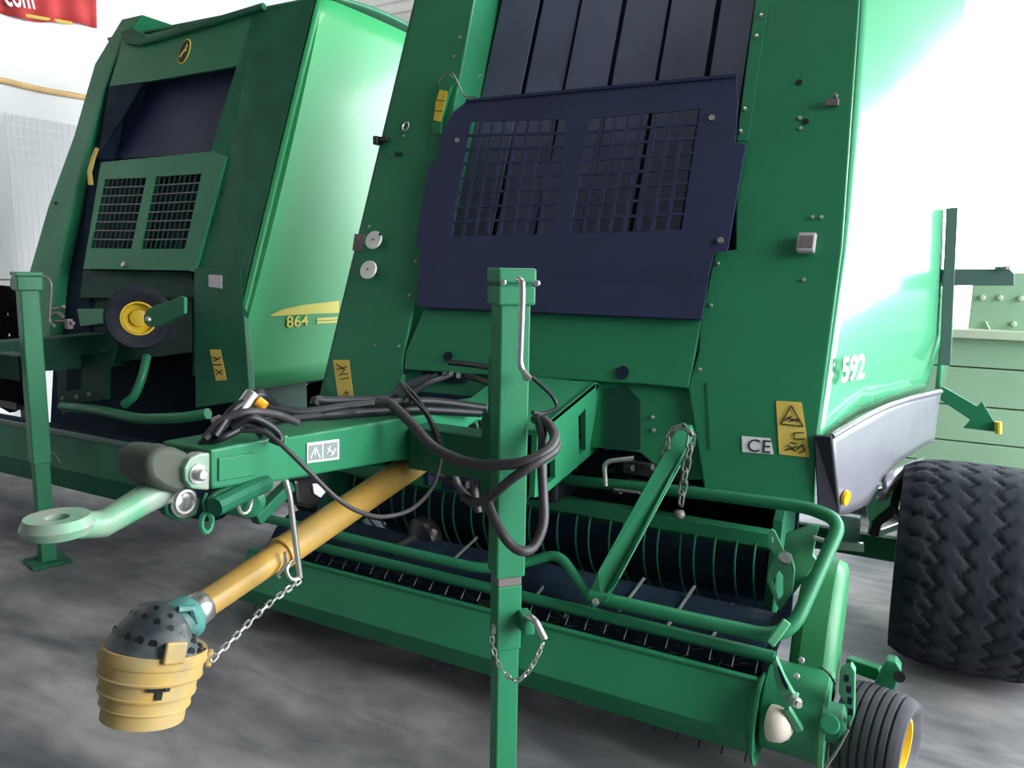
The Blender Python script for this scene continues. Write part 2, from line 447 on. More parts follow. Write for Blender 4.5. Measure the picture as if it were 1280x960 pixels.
# green apron and cross panel under the guard
ap = [(531, 384), (878, 399), (861, 486), (800, 480), (620, 470), (505, 462), (507, 440)]
MB().prism([L(*p, .0) for p in ap], (0, .02, 0)).build('apron', 'green', A, bevel=.006)
cp = [L(500, 455, .03), L(620, 466, .03), L(800, 478, .03), L(882, 486, .03), L(884, 600, .03), L(840, 600, .03), L(800, 566, .03), L(750, 560, .03), L(620, 560, .03), L(505, 540, .03)]
MB().prism(cp, (0, .03, 0)).build('cross_panel', 'green', A, bevel=.004)
for u, v, r in ((560, 446, .022), (508, 465, .012), (778, 466, .026)):
    MB().lathe([(r, 0), (r, .003)], L(u, v, -.006), LN, 18).build('panel_hole', 'interior', A)
MB().prism([L(*p, .015) for p in ((528, 457), (582, 460), (582, 478), (528, 478))], (0, .02, 0)).build('coupler_recess', 'interior', A)
for u, v in ((535, 470), (545, 469), (556, 467), (564, 466), (573, 468)):
    MB().cyl(L(u, v, .01), L(u, v + 2, -.06), .010, 10).build('hose_coupler', 'steel' if u > 550 else 'hose_grey', A)
MB().prism([L(*p, .012) for p in ((520, 490), (605, 498), (605, 509), (520, 507))], (0, .02, 0)).build('hose_slot', 'interior', A)
MB().prism([L(*p, .024) for p in ((786, 495), (797, 497), (797, 528), (786, 525))], (0, .01, 0)).build('inspection_slot', 'interior', A)
MB().prism([L(*p, .022) for p in ((757, 486), (782, 482), (800, 500), (800, 562), (756, 562))], (0, .006, 0)).build('recess_shade_plate', 'deep_green', A)  # dark sheet imitates a shaded recess in the cross panel
for u, v in ((816, 522), (817, 538)): bolt_at(L(u, v, .028), LN, .008, A)

# bale size gauge, ring, latches, dials, lamps
gp = [(560, 92), (553, 100), (548, 112), (544, 126), (542, 140), (541, 152), (541, 166)]
ins = [(571, 100), (564, 108), (559, 120), (556, 132), (553, 144), (551, 156), (550, 168)]
gauge = MB().prism([L(*p, -.02) for p in gp + ins[::-1]], (0, .018, 0)).build('bale_size_gauge', 'green', A)
MB().prism([L(*p, -.024) for p in ((550, 112), (545, 126), (542, 150), (550, 152), (555, 134), (559, 114))], (0, .004, 0)).build('scale_strip', 'yellow', gauge)
for (u, v), (u2, v2) in (((545, 125), (556, 126)), ((543, 138), (553, 139))):
    MB().bar(L(u, v, -.026), L(u2, v2, -.026), .003, .003).build('scale_mark', 'print', gauge)
MB().tube(smooth_path([L(548, 104, -.04), L(556, 92, -.05), L(566, 92, -.05), L(574, 108, -.05), L(581, 120, -.05), L(596, 121, -.045)], 5), .0035, 6).build('pointer_wire', 'lamp_grey', gauge)
MB().loop([L(507, 158, -.008) + V((math.cos(t), 0, 0)) * .017 + LS * .021 * math.sin(t) for t in [2 * PI * i / 20 for i in range(20)]], .0035).build('pull_ring', 'steel', A)
mb = MB().box(L(480, 174, -.02), (.05, .03, .022)); mb.box(L(472, 176, -.02), (.025, .045, .04)); mb.build('side_latch', 'black', A, bevel=.004)
mb = MB().box(L(1040, 128, -.015), (.045, .02, .024)); mb.lathe([(.008, 0), (.008, .02)], L(1045, 122, -.02), LN, 8); mb.build('side_latch', 'lamp_grey', A, bevel=.003)
MB().box(L(498, 192, -.012), (.03, .02, .018)).build('rubber_stop', 'black', A, bevel=.003)
for (u, v), hole in (((473, 304), (475.5, 293)), ((466.5, 341), (472, 343.5))):
    c = L(u, v)
    MB().cyl(c, c + LN * .03, .015, 10).build('dial_stem', 'black', A)
    d = MB().lathe([(.042, .0), (.044, .006), (.042, .012), (.0, .012)], c + LN * .03, LN, 28).build('round_dial', 'white', A, label='white round dial')
    MB().lathe([(.008, 0), (.008, .002)], L(hole[0], hole[1], -.046), LN, 12).build('dial_hole', 'black', d)
    MB().lathe([(.006, 0), (.006, .002)], c + LN * .0425, LN, 12).build('dial_centre', 'lamp_grey', d)
lm = MB().prism([L(*p, -.006) for p in ((443, 292), (456, 293), (453, 314), (440, 313))], (0, .012, 0)).build('marker_lamp', 'lamp_grey', A, bevel=.002)
c = L(1008, 304, -.02)
lm = MB().bar(c - LS * .036, c + LS * .036, .062, .03, LN).build('marker_lamp', 'lamp_clear', A, bevel=.008)
MB().bar(L(1008, 302, -.037) - LS * .022, L(1008, 302, -.037) + LS * .022, .045, .004, LN).build('lens', 'lamp_grey', lm, bevel=.002)

# stickers
def sticker(pix, m, name, off=-.003):
    return MB().prism([L(*p, off) for p in pix], (0, .002, 0)).build(name, m, A)
s = sticker(((416, 450), (436, 450), (442, 498), (423, 499)), 'sticker', 'warning_sticker')
def line_pix(segs, parent, off=-.006, w=.004, m='print', name='pictogram', fn=L):
    mb = MB()
    for a, b in segs:
        mb.bar(fn(*a, off), fn(*b, off), w, .001, LN)
    return mb.build(name, m, parent)
line_pix([((420, 455), (431, 462)), ((431, 462), (424, 470)), ((421, 462), (434, 458)), ((425, 474), (437, 472)), ((427, 468), (435, 467)), ((432, 488), (434, 496)), ((429, 492), (437, 490))], s)
s = sticker(((970, 501), (1002, 503), (1012, 572), (974, 568)), 'sticker', 'warning_sticker')
line_pix([((989, 507), (976, 530)), ((976, 530), (1004, 533)), ((1004, 533), (989, 507)), ((980, 526), (990, 520)), ((986, 527), (999, 523)), ((984, 522), (1000, 527)), ((993, 541), (1005, 541)), ((993, 549), (1006, 549)), ((992, 541), (993, 549)),
          ((981, 563), (997, 558)), ((984, 556), (995, 564)), ((988, 553), (996, 555)), ((996, 562), (1003, 556)), ((1003, 556), (1006, 563)), ((1006, 563), (999, 566))], s)
s = sticker(((927, 545), (963, 548), (967, 568), (928, 565)), 'sticker_white', 'conformity_sticker')
o = L(933, 564, -.005); text('CE', .062, o, L(963, 566.5, -.005) - o, LS, 'print', s, 'lettering', .0006, spacing=1.1)

# right side: white-lit side panel, skirt, gate
PF = V((-.275, 2.63)); PB = V((.078, 3.8))
def plan(t, z=1.0, bulge=.02):
    f = V((rx(max(.62, min(TOP, z))) + .006, Y0 + K * (z - Z0) + .02)); b = V((PB.x - .03 * max(0, z - 1.2), PB.y + .10 * (z - 1)))
    p = f.lerp(b, t); p.x += bulge * math.sin(PI * t); return p
def zcrease(t): return 1.13 + .09 * t
rows = []
for i in range(25):
    t = i / 24; col = []; zb = .915 + .045 * t + .02 * math.sin(PI * t); zc = zcrease(t)
    for j in range(6):
        z = zb + (zc - zb) * j / 5; p = plan(t, z); p.x -= .05 * (1 - j / 5) ** 1.0 * min(1, t * 3); col.append(V((p.x, p.y, z)))
    for j in range(1, 15):
        z = zc + (TOP - zc) * j / 14; p = plan(t, z); p.x += .012 * math.sin(PI * j / 14) * min(1, t * 4); col.append(V((p.x, p.y, z)))
    rows.append(col)
side = MB().grid(rows).build('right_side_panel', 'lit_side_green', A, smooth=40, solid=.02, label='glossy green side panel under full daylight')
def SP(u, v, dx=0.0):
    """point of the curved right side seen at (u, v)"""
    r = ray(u, v); q = (r.x) / (r.y); lo, hi = -.05, 1.6
    def pl(t):
        p = PF.lerp(PB, t); p.x += .02 * math.sin(PI * min(1, t)) + dx; return p
    for _ in range(40):
        m = (lo + hi) / 2; p = pl(m)
        if p.x / p.y < q: lo = m
        else: hi = m
    p = pl(lo); s = p.y / r.y
    return V((p.x, p.y, CAM.z + s * r.z))
o = SP(1051, 478, .004); e = SP(1083, 470.5, .004)
d = text('592', .118, o, e - o, (0, 0, 1), 'decal_white', A, 'number_decal', .001, .004)
# scale the lettering to the length between the two ends
def skirt_bottom(u):
    pts = [(1040, 642), (1052, 644), (1085, 630), (1094, 618), (1104, 600), (1118, 584), (1135, 573), (1164, 556), (1176, 552)]
    for (a, b), (c, e) in zip(pts, pts[1:]):
        if u <= c: return b + (e - b) * (u - a) / (c - a)
def skirt_top(u):
    pts = [(1040, 545), (1060, 533), (1085, 519), (1110, 507), (1140, 497), (1176, 489)]
    for (a, b), (c, e) in zip(pts, pts[1:]):
        if u <= c: return b + (e - b) * (u - a) / (c - a)
rows = []
for i in range(29):
    u = 1040 + 136 * i / 28; a = skirt_top(u); b = skirt_bottom(u)
    rows.append([SP(u - (j / 8) * (8 * i / 28) + (6 * (1 - i / 28)) * (j / 8), a + (b - a) * j / 8, .02 + .015 * math.sin(PI * j / 8)) for j in range(9)])
sk = MB().grid(rows).build('side_skirt', 'skirt', A, smooth=40, solid=.02, label='grey plastic side skirt')
rowb = [SP(1040 + 136 * i / 28, skirt_top(1040 + 136 * i / 28) + .5, .028) for i in range(29)]
MB().tube(rowb, .010, 8).build('skirt_trim', 'skirt', sk, smooth=60)
# front return of the skirt, its shade put into the dark colour
fr = [P(1017, 545, y=2.60), P(1039, 546, y=2.595), P(1050, 642, y=2.555), P(1022, 640, y=2.53)]
MB().prism(fr, (0, .03, 0)).build('skirt_front_edge', 'skirt_edge', sk, bevel=.004)
c = SP(1056, 622, .035)
MB().lathe([(.027, 0), (.025, .010), (0, .014)], c, (1, -.35, -.1), 20).build('side_reflector', 'amber', sk, label='orange round side reflector')
# fender lip below the arch
lo = [(1102, 612), (1107, 596), (1120, 586), (1138, 577), (1157, 570)]
hi = [(1100, 628), (1112, 624), (1125, 614), (1140, 606), (1153, 597)]
MB().grid([[SP(u, v, .03) for u, v in lo], [SP((a + c) / 2, (b + e) / 2, .05) for (a, b), (c, e) in zip(lo, hi)], [SP(u, v, .03) for u, v in hi]]).build('fender_lip', 'skirt', A, smooth=40, solid=.015)
# rounded green guard and links behind the skirt
MB().prism([P(*p, y=3.15) for p in ((1084, 630), (1094, 612), (1112, 608), (1116, 616), (1113, 632), (1100, 643), (1090, 652), (1088, 662), (1083, 640))], (0, .03, 0)).build('chain_cover', 'lit_side_green', A, bevel=.004)
MB().tube(smooth_path([P(1124, 600, y=3.25), P(1118, 622, y=3.2), P(1112, 640, y=3.2), P(1096, 652, y=3.2), P(1092, 668, y=3.2)]), .022, 8).build('hydraulic_hose', 'hose', A, smooth=60)
MB().tube(smooth_path([P(1118, 634, y=3.15), P(1124, 644, y=3.15), P(1131, 650, y=3.15)]), .010, 8).build('hydraulic_hose', 'hose_grey', A, smooth=60)
MB().bar(P(1040, 680, y=3.0), P(1080, 684, y=3.0), .03, .03).build('step_bar', 'steel', A, bevel=.003)
MB().bar(P(1094, 668, y=3.2), P(1130, 655, y=3.2), .02, .02).build('brake_rod', 'steel', A)
MB().box(P(1062, 660, y=3.05), (.07, .05, .10)).build('axle_bracket', 'arm_grey', A, bevel=.006)
MB().cyl((-2.4, 3.24, .40), (.10, 3.24, .40), .05, 16).build('axle', 'green_dark', A)
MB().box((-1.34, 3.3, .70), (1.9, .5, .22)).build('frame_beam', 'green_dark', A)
# tailgate side and rear post, arm, marker
rows = []
for t in [i / 8 for i in range(9)]:
    yy = 3.88 + .65 * t
    zb = P(1180 + 27 * t, 484 - 18 * t * t - 20 * max(0, t - .6), y=yy).z
    row = []
    for j in range(9):
        z = zb + (2.93 - .3 * t - zb) * j / 8; p = plan(1.0, z)
        row.append(V((p.x + .004 + .05 * t, p.y + .01 + .65 * t, z)))
    rows.append(row)
MB().grid(rows).build('tailgate_side', 'lit_side_green', A, smooth=40, solid=.02)
MB().bar(P(1181, 456, y=3.72), P(1190, 260, y=3.72), .042, .042, (0, 1, 0)).build('rear_post', 'arm_grey', A, bevel=.003)
arm = MB().prism([P(*p, y=3.74) for p in ((1183, 336), (1262, 336), (1268, 342), (1268, 357), (1184, 357))], (0, .05, 0)).build('rear_arm', 'arm_grey', A, bevel=.003)
MB().cyl(P(1254, 337, y=3.75), P(1254, 333, y=3.75), .03, 12).build('arm_cap', 'lamp_grey', arm)
mk = MB().prism([P(*p, y=3.8) for p in ((1177, 483), (1184, 486), (1222, 508), (1228, 502), (1247, 534), (1244, 540), (1204, 535), (1213, 525), (1176, 500))], (0, .02, 0)).build('marker_bracket', 'green', A, bevel=.003)
MB().cyl(P(1248, 527, y=3.79), P(1248, 542, y=3.79), .014, 10).build('yellow_reflector', 'yellow', mk, label='yellow reflector')
# big wheel
BT = (.235, 3.24, .385)
w = tyre(.385, .46, .22, BT, 'flotation', 180, 60).build('main_wheel', 'rubber', A, smooth=50, label='wide treaded main tyre')
rim(.22, .36, BT).build('wheel_rim', 'yellow', w, smooth=40)
BT = (-2.66, 3.24, .39)
w = tyre(.39, .40, .22, BT, 'flotation', 120, 40).build('main_wheel', 'rubber', A, smooth=50, label='wide treaded main tyre')
rim(.22, .36, BT, -1).build('wheel_rim', 'yellow', w, smooth=40)

# ---------------------------------------------------------------- inner chamber above the pickup
MB().prism([V((-2.3, 2.98, .07)), V((-.36, 2.98, .07)), V((-.36, 2.98, .95)), V((-2.3, 2.98, .95))], (0, .03, 0)).build('chamber_backdrop', 'interior', A)  # dark backdrop in place of the shade inside the chamber
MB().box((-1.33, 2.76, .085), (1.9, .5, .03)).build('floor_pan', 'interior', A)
MB().cyl((-2.2, 2.78, .40), (-.42, 2.78, .40), .12, 20).build('feed_rotor', 'interior', A)
MB().prism([V((-2.33, 2.5, .25)), V((-2.33, 3.1, .25)), V((-2.33, 3.1, .9)), V((-2.33, 2.6, .9))], (.03, 0, 0)).build('inner_side_plate', 'green_dark', A)
MB().prism([V((-.40, 2.55, .30)), V((-.40, 3.1, .25)), V((-.40, 3.1, .9)), V((-.40, 2.66, .62))], (.03, 0, 0)).build('inner_side_plate', 'green_dark', A)
# gearbox and valve block
gb = MB().box((-1.28, 2.62, .70), (.26, .22, .22)); gb.cyl((-1.22, 2.30, .72), (-1.22, 2.55, .72), .07, 18)
gb.build('gearbox', 'black', A, bevel=.015)
MB().lathe([(.07, 0), (.085, .02), (.085, .06), (.04, .09), (.03, .2)], P(540, 668, y=2.45), (-.2, -.6, -.1), 20).build('universal_joint', 'black', A, smooth=40)
MB().cyl(P(540, 668, y=2.25), P(543, 664, y=2.25), .012, 10).build('joint_cap', 'lamp_grey', A)
vb_ = MB().box(P(820, 585, y=2.62), (.22, .10, .05)); vb_.box(P(822, 606, y=2.62), (.20, .10, .045)); vb_.box(P(835, 565, y=2.66), (.16, .08, .06))
vb_.build('valve_block', 'black', A, bevel=.006)
for u, v in ((783, 585), (785, 607), (808, 584), (812, 606), (768, 614), (792, 609)):
    MB().cyl(P(u, v, y=2.56), P(u + 8, v, y=2.55), .012, 8).build('valve_fitting', 'hose_grey', A)
MB().tube(fillet([P(792, 573, y=2.54), P(755, 577, y=2.5), P(757, 607, y=2.5)], .03), .009, 8).build('lock_lever', 'steel', A, smooth=60)
MB().tube([P(768, 612, y=2.52), P(800, 616, y=2.52)], .006, 6).build('valve_rod', 'lamp_grey', A)
for pts in (((700, 585), (730, 592), (770, 590)), ((705, 600), (740, 606), (780, 606)), ((840, 603), (870, 612), (900, 620))):
    MB().tube(smooth_path([P(u, v, y=2.66) for u, v in pts]), .014, 8).build('hydraulic_hose', 'hose', A, smooth=60)
# ---------------------------------------------------------------- drawbar
DX = -1.25
def D(u, v, dx=0.0): return P(u, v, x=DX + dx)
db = MB().prism([D(336, 550), D(600, 507), D(640, 500), D(650, 568), D(600, 568), D(495, 576), D(345, 602), D(336, 603)], (-.14, 0, 0)).build('drawbar', 'green', A, bevel=.006)
nb = MB().prism([D(264, 562, .005), D(362, 543, .005), D(362, 600, .005), D(265, 612, .005)], (-.15, 0, 0)).build('drawbar_nose', 'green', A, bevel=.006)
MB().prism([D(274, 573, .010), D(320, 566, .010), D(320, 594, .010), D(274, 602, .010)], (-.006, 0, 0)).build('nose_plate', 'green', nb, bevel=.002)
s = MB().prism([D(384, 554, .004), D(424, 549, .004), D(424, 574, .004), D(384, 579, .004)], (-.003, 0, 0)).build('safety_sticker', 'sticker_white', A)
for pp in (((386, 557), (403, 555), (403, 574), (386, 576)), ((405, 554.5), (422, 552), (422, 571.5), (405, 574))):
    MB().prism([D(*q, .0052) for q in pp], (-.001, 0, 0)).build('pictogram_panel', 'print_grey', s)
mb = MB()
for a, b in (((388, 573), (394, 559)), ((394, 559), (400, 572)), ((394, 563), (394, 569)), ((409, 560), (418, 567)), ((409, 567), (413, 557)), ((414, 570), (420, 560))):
    mb.bar(D(*a, .0062), D(*b, .0062), .0035, .001, (1, 0, 0))
mb.build('pictogram', 'sticker_white', s)
MB().tube(smooth_path([D(603, 525, .004), D(594, 528, .004), D(584, 540, .004), D(584, 556, .004), D(592, 562, .004)]), .004, 6).build('weld_seam', 'green_dark', A)
# rear bracket of the drawbar
BX = -1.06
def B(u, v): return P(u, v, x=BX)
outer = [B(672, 538), B(745, 478), B(754, 482), B(750, 556), B(742, 566), B(682, 617), B(668, 622)]
hol = [[B(723, 521), B(732, 510), B(732, 562), B(724, 569)], [B(684, 580), B(694, 573), B(694, 597), B(684, 605)], [B(690, 541), B(697, 536), B(698, 545), B(691, 548)]]
br = MB().sheet(outer, hol, (-.02, 0, 0)).build('drawbar_bracket', 'green', A)
c = [B(672, 538), B(745, 478), B(754, 482), B(668, 622)]
mb = MB().prism([c[0], c[1], c[1] + V((-.40, 0, 0)), c[0] + V((-.36, 0, 0))], (0, 0, -.02)); mb.build('bracket_top', 'green', br, bevel=.003)
mb = MB().prism([B(745, 478), B(754, 482), B(750, 560), B(742, 566)], (-.06, .02, 0)); mb.build('bracket_flange', 'green', br, bevel=.004)
MB().prism([V((-1.42, 2.15, .70)), V((-1.10, 2.15, .70)), V((-1.08, 2.6, .8)), V((-1.44, 2.6, .8))], (0, 0, .05)).build('bracket_floor', 'interior', br)
MB().prism([V((-1.46, 2.1, .72)), V((-1.46, 2.7, .78)), V((-1.46, 2.75, 1.0)), V((-1.46, 2.1, .95))], (.02, 0, 0)).build('bracket_plate', 'interior', br)
# hitch: clevis, knuckle, tongue with eye
cl = []
for u, v in ((263, 566), (250, 567), (238, 573), (231, 586), (232, 600), (240, 611), (262, 613)): cl.append(D(u, v, .0))
hv = MB().prism(cl, (-.03, 0, 0)).build('hitch_clevis', 'worn_green', A, bevel=.004)
MB().prism([p + V((-.13, 0, 0)) for p in cl], (-.03, 0, 0)).build('clevis_plate', 'worn_green', hv, bevel=.004)
c = D(246, 592, .0)
MB().lathe([(.020, 0), (.020, .004), (.013, .004), (.013, .016), (.009, .02)], c, (1, 0, 0), 16).build('clevis_bolt', 'steel', hv)
TX = -1.315
def T(u, v, dx=0): return P(u, v, x=TX + dx)
hk = MB().prism([T(188, 600, .05), T(184, 580, .05), T(190, 566, .05), T(205, 559, .05), T(222, 560, .05), T(240, 568, .05), T(246, 590, .05), T(238, 612, .05), T(222, 618, .05), T(205, 612, .05)], (-.10, 0, 0)).build('hitch_knuckle', 'rust', A, smooth=60, bevel=.012)
p0, p1, p2 = T(216, 604), T(128, 655), T(76, 657)
tg = MB().tube([p0, p0.lerp(p1, .5), p1, p1.lerp(p2, .6)], [.034, .028, .026, .026], 10).build('hitch_tongue', 'worn_green', A, smooth=50)
for v in tg.data.vertices: pass
c = T(72, 656)
ex, ey = (p1 - p2).normalized(), V((1, 0, 0)); ez = ex.cross(ey).normalized(); ey = ez.cross(ex)
mb = MB(); N_ = 28
prof = [(.020, -.014), (.052, -.016), (.060, 0), (.052, .016), (.020, .014)]
mb.lathe(prof, c, (0, .0, 1), N_, closed=True)
mb.build('hitch_eye', 'worn_green', tg, smooth=50)
# ring, lynch pin below the clevis
rg = MB().loop([D(231, 627, -.02) + V((0, math.cos(t) * .022, math.sin(t) * .022)) for t in [2 * PI * i / 20 for i in range(20)]], .005)
rg.lathe([(.030, -.01), (.032, 0), (.024, .006)], D(231, 628, -.05), (1, 0, 0), 18)
rg.build('bearing_ring', 'steel', A, smooth=50)
mb = MB().prism([D(205, 620, -.06), D(225, 615, -.06), D(252, 622, -.06), D(246, 644, -.06), D(226, 653, -.06), D(208, 644, -.06)], (-.02, 0, 0)); mb.build('swivel_plate', 'green_dark', A, bevel=.004)
mb = MB().loop([D(258, 653) + V((0, math.cos(t) * .013, math.sin(t) * .020)) for t in [2 * PI * i / 18 for i in range(18)]], .006)
mb.tube([D(257, 643), D(254, 628), D(258, 616)], .003, 6); mb.build('lynch_pin', 'green', A, smooth=50)
# bits under the beam
MB().tube([D(268, 634, .03), D(300, 618, .02), D(332, 604, .0)], .020, 10).build('stabiliser_tube', 'green_dark', A)
MB().bar(P(318, 650, x=-1.36), P(362, 606, x=-1.36), .03, .03).build('hanger_strap', 'green_dark', A, bevel=.004)
c = D(312, 628, -.02)
MB().lathe([(.032, -.02), (.034, 0), (.020, .012), (.012, .012)], c, (.8, -.6, .1), 18).build('shaft_hook', 'green', A, smooth=40)
MB().loop([D(306, 628) + V((0, math.cos(t) * .018, math.sin(t) * .024)) for t in [2 * PI * i / 14 for i in range(14)]], .004).build('hook_ring', 'steel', A, smooth=50)
bx = MB().prism([P(368, 600, x=-1.36), P(408, 594, x=-1.36), P(412, 618, x=-1.36), P(392, 636, x=-1.36), P(372, 632, x=-1.36)], (-.05, 0, 0)).build('cable_box', 'black', A, bevel=.01)
MB().prism([P(391, 605, x=-1.352), P(402, 604, x=-1.352), P(407, 615, x=-1.352), P(401, 622, x=-1.352), P(393, 617, x=-1.352)], (-.006, 0, 0)).build('box_label', 'white', bx, label='white label')

# ---------------------------------------------------------------- jack
JC = V((-.92, 1.705, 0)); JR = Matrix.Rotation(math.radians(47), 3, 'Z')
def jbox(mb, z0, z1, w, d=None, off=(0, 0)):
    o = JR @ V((off[0], off[1], 0))
    return mb.box((JC.x + o.x, JC.y + o.y, (z0 + z1) / 2), (w, d or w, z1 - z0), JR)
zz = lambda v: P(640 - (v - 340) * .018, v, y=1.705).z
jk = jbox(MB(), zz(716), zz(372), .079).build('jack_stand', 'green', A, bevel=.005)
jbox(MB(), .012, zz(700), .060).build('inner_leg', 'green', jk, bevel=.004)
jbox(MB(), zz(727), zz(710), .0645).build('worn_band', 'lamp_grey', jk, bevel=.002)
jbox(MB(), zz(806), zz(727), .067).build('lower_sleeve', 'green', jk, bevel=.004)
jbox(MB(), .0, .014, .17).build('foot_plate', 'green', jk, bevel=.004)
mb = jbox(MB(), zz(381), zz(357), .098); mb.build('head_collar', 'green', jk, bevel=.006)
mb = jbox(MB(), zz(354), zz(335), .100); mb.build('head_cap', 'green', jk, bevel=.006)
jbox(MB(), zz(358), zz(353), .085).build('head_gap', 'green_dark', jk)
jf = P(640, 360, y=1.635)
for u, v in ((629, 353), (671, 354)): bolt_at(P(u, v, y=1.635), (.5, -.8, 0), .008, jk)
cr = [P(648, 349, y=1.620), P(653, 352, y=1.605), P(653, 372, y=1.605), P(650, 452, y=1.605), P(652, 462, y=1.605), P(661, 472, y=1.605), P(663, 474, y=1.605)]
MB().tube(fillet(cr, .02), .0075, 8).build('crank_handle', 'steel', jk, smooth=60, label='bare steel crank handle')
MB().cyl(P(660, 473, y=1.605), P(656, 472, y=1.665), .008, 8).build('crank_clip', 'steel', jk)
MB().box(P(657, 777, y=1.695), (.03, .06, .05), JR).build('pin_bracket', 'green', jk, bevel=.004)
MB().tube(fillet([P(655, 770, y=1.685), P(668, 773, y=1.665), P(681, 799, y=1.665)], .02), .009, 8).build('locking_pin', 'steel', jk, smooth=60)
MB().lathe([(.012, -.012), (.012, .012)], P(620, 785, y=1.675), (.6, -.8, 0), 12).build('chain_eye', 'steel', jk)
mb = MB(); chain(mb, [P(615, 788, y=1.665), P(616, 806, y=1.650), P(625, 833, y=1.640), P(643, 851, y=1.635), P(658, 842, y=1.640), P(671, 822, y=1.650), P(680, 801, y=1.665)], .020, .0022)
mb.build('pin_chain', 'steel', jk)
# bracket that carries the jack on the beam
MB().box((-1.10, 1.77, .95), (.30, .10, .12)).build('jack_mount', 'green_dark', A, bevel=.006)
MB().box((-.99, 1.78, .95), (.03, .14, .26)).build('jack_mount_plate', 'green_dark', A, bevel=.004)
MB().box(P(619, 480, y=1.76), (.03, .03, .16)).build('hose_bracket', 'green', A, bevel=.004)

# ---------------------------------------------------------------- drive shaft
SX = -1.30
def S(u, v, dx=0): return P(u, v, x=SX + dx)
q0, q1, q2 = S(247, 762), S(355, 690), S(560, 552)
dirv = (q2 - q0).normalized(); ln = (q2 - q0).length
q1 = q0 + dirv * ((S(352, 692) - q0).length)
sh = MB().lathe([(.0300, 0), (.0300, .0), (.0310, (q1 - q0).length), (.0385, (q1 - q0).length), (.0395, ln)], q0, dirv, 28).build('drive_shaft', 'pto_yellow', A, smooth=40, label='yellow drive shaft tube')
MB().lathe([(.0392, -.006), (.0405, 0), (.0392, .006)], q1 + dirv * .002, dirv, 28).build('tube_rim', 'pto_yellow', sh, smooth=60)
e0 = q0 - dirv * .012
MB().lathe([(.034, 0), (.036, .01), (.034, .03), (.030, .034)], e0, dirv, 24).build('shaft_clamp', 'steel', sh, smooth=40)
# green collar, perforated black joint guard, stepped yellow cone
cc = S(205, 790); ax1 = dirv
col = MB().lathe([(.034, 0), (.046, -.012), (.050, -.035), (.056, -.055), (.054, -.062), (.03, -.062)], e0 + dirv * .004, dirv, 28).build('shaft_collar', 'teal', sh, smooth=40, label='green plastic collar')
MB().tube([S(222, 762, .04), S(240, 760, .045), S(246, 778, .045)], .008, 6).build('collar_clip', 'teal', col, smooth=50)
topc = S(194, 806); botc = S(178, 896); ax2 = (botc - topc).normalized(); hgt = (botc - topc).length
def ring(c, ax, r, n=32, squash=1.0):
    u = ax.cross(V((0, 1, 0))).normalized(); w = u.cross(ax).normalized()
    return [c + (u * math.cos(2 * PI * k / n) + w * math.sin(2 * PI * k / n) * squash) * r for k in range(n)]
# guard: loft from the collar axis to the cone axis
rings = []; nr = 12
a_s, a_e = e0 - dirv * .05, topc + ax2 * .016
for i in range(nr + 1):
    t = i / nr; h = a_s * (1 - t) ** 2 + (topc - ax2 * .026 + dirv * .024) * 2 * t * (1 - t) + a_e * t * t
    ax = (-dirv).lerp(ax2, t).normalized()
    rr = .054 + (.0995 - .054) * (t ** .75); rings.append(ring(h, ax, rr))
mb = MB(); mb.grid([r + [r[0]] for r in rings]); bmesh.ops.remove_doubles(mb.bm, verts=mb.bm.verts[:], dist=1e-5)
gd = mb.build('joint_guard', 'guard_black', sh, smooth=60, label='black perforated guard over the joint')
# holes of the guard
for row, nh, sz in ((9, 22, .0085), (6, 18, .007), (4, 14, .006)):
    for k in range(nh):
        f = k / nh * 32; i0 = int(f) % 32; i1 = (i0 + 1) % 32; fr_ = f - int(f)
        p = rings[row][i0].lerp(rings[row][i1], fr_); ctr = sum(rings[row], V((0, 0, 0))) / 32
        nrm = (p - ctr).normalized()
        if nrm.dot((CAM - p).normalized()) < -.2: continue
        MB().lathe([(sz, -.004), (sz, .0012)], p, nrm, 10).build('guard_hole', 'black', gd)
cone = MB()
H_ = hgt / .14
steps = [(.099, .0), (.103, .016), (.101, .024), (.098, .026), (.096, .048 * H_), (.099, .05 * H_), (.097, .054 * H_), (.090, .056 * H_), (.089, .080 * H_), (.0915, .082 * H_), (.0905, .086 * H_), (.084, .088 * H_), (.0835, .108 * H_), (.085, .110 * H_), (.078, .113 * H_), (.0775, hgt), (.070, hgt), (.068, hgt - .03), (.03, hgt - .03)]
cone.lathe(steps, topc, ax2, 40)
cn = cone.build('safety_cone', 'cone_yellow', sh, smooth=30, label='stepped yellow plastic safety cone')
MB().lathe([(.042, hgt - .03), (.042, hgt + .008), (.03, hgt + .012)], topc, ax2, 18).build('yoke_end', 'black', sh)
u_ = ax2.cross(V((0, 1, 0))).normalized(); w_ = u_.cross(ax2).normalized(); tc_ = (CAM - topc); 
def on_cone(u, v, lift=0.0):
    """point on the cone's skin towards the camera"""
    d = ray(u, v).normalized(); o = CAM - topc
    dp = d - ax2 * d.dot(ax2); op = o - ax2 * o.dot(ax2); r = .093
    a = dp.dot(dp); b = 2 * dp.dot(op); c = op.dot(op) - r * r; dsc = max(0, b * b - 4 * a * c)
    t = (-b - math.sqrt(dsc)) / (2 * a); p = CAM + d * t
    q = p - topc; nn = (q - ax2 * q.dot(ax2)).normalized(); h = q.dot(ax2)
    rr = .101 - .021 * min(1, max(0, h / hgt))
    return p + nn * (rr - r + lift), nn
for (u, v), w, hh, m in (((216, 814), .040, .042, 'cone_yellow'), ((256, 822), .028, .03, 'cone_yellow')):
    p, nn = on_cone(u, v, .004); MB().bar(p - ax2 * hh / 2, p + ax2 * hh / 2, w, .012, nn).build('cone_tab', m, cn, bevel=.004)
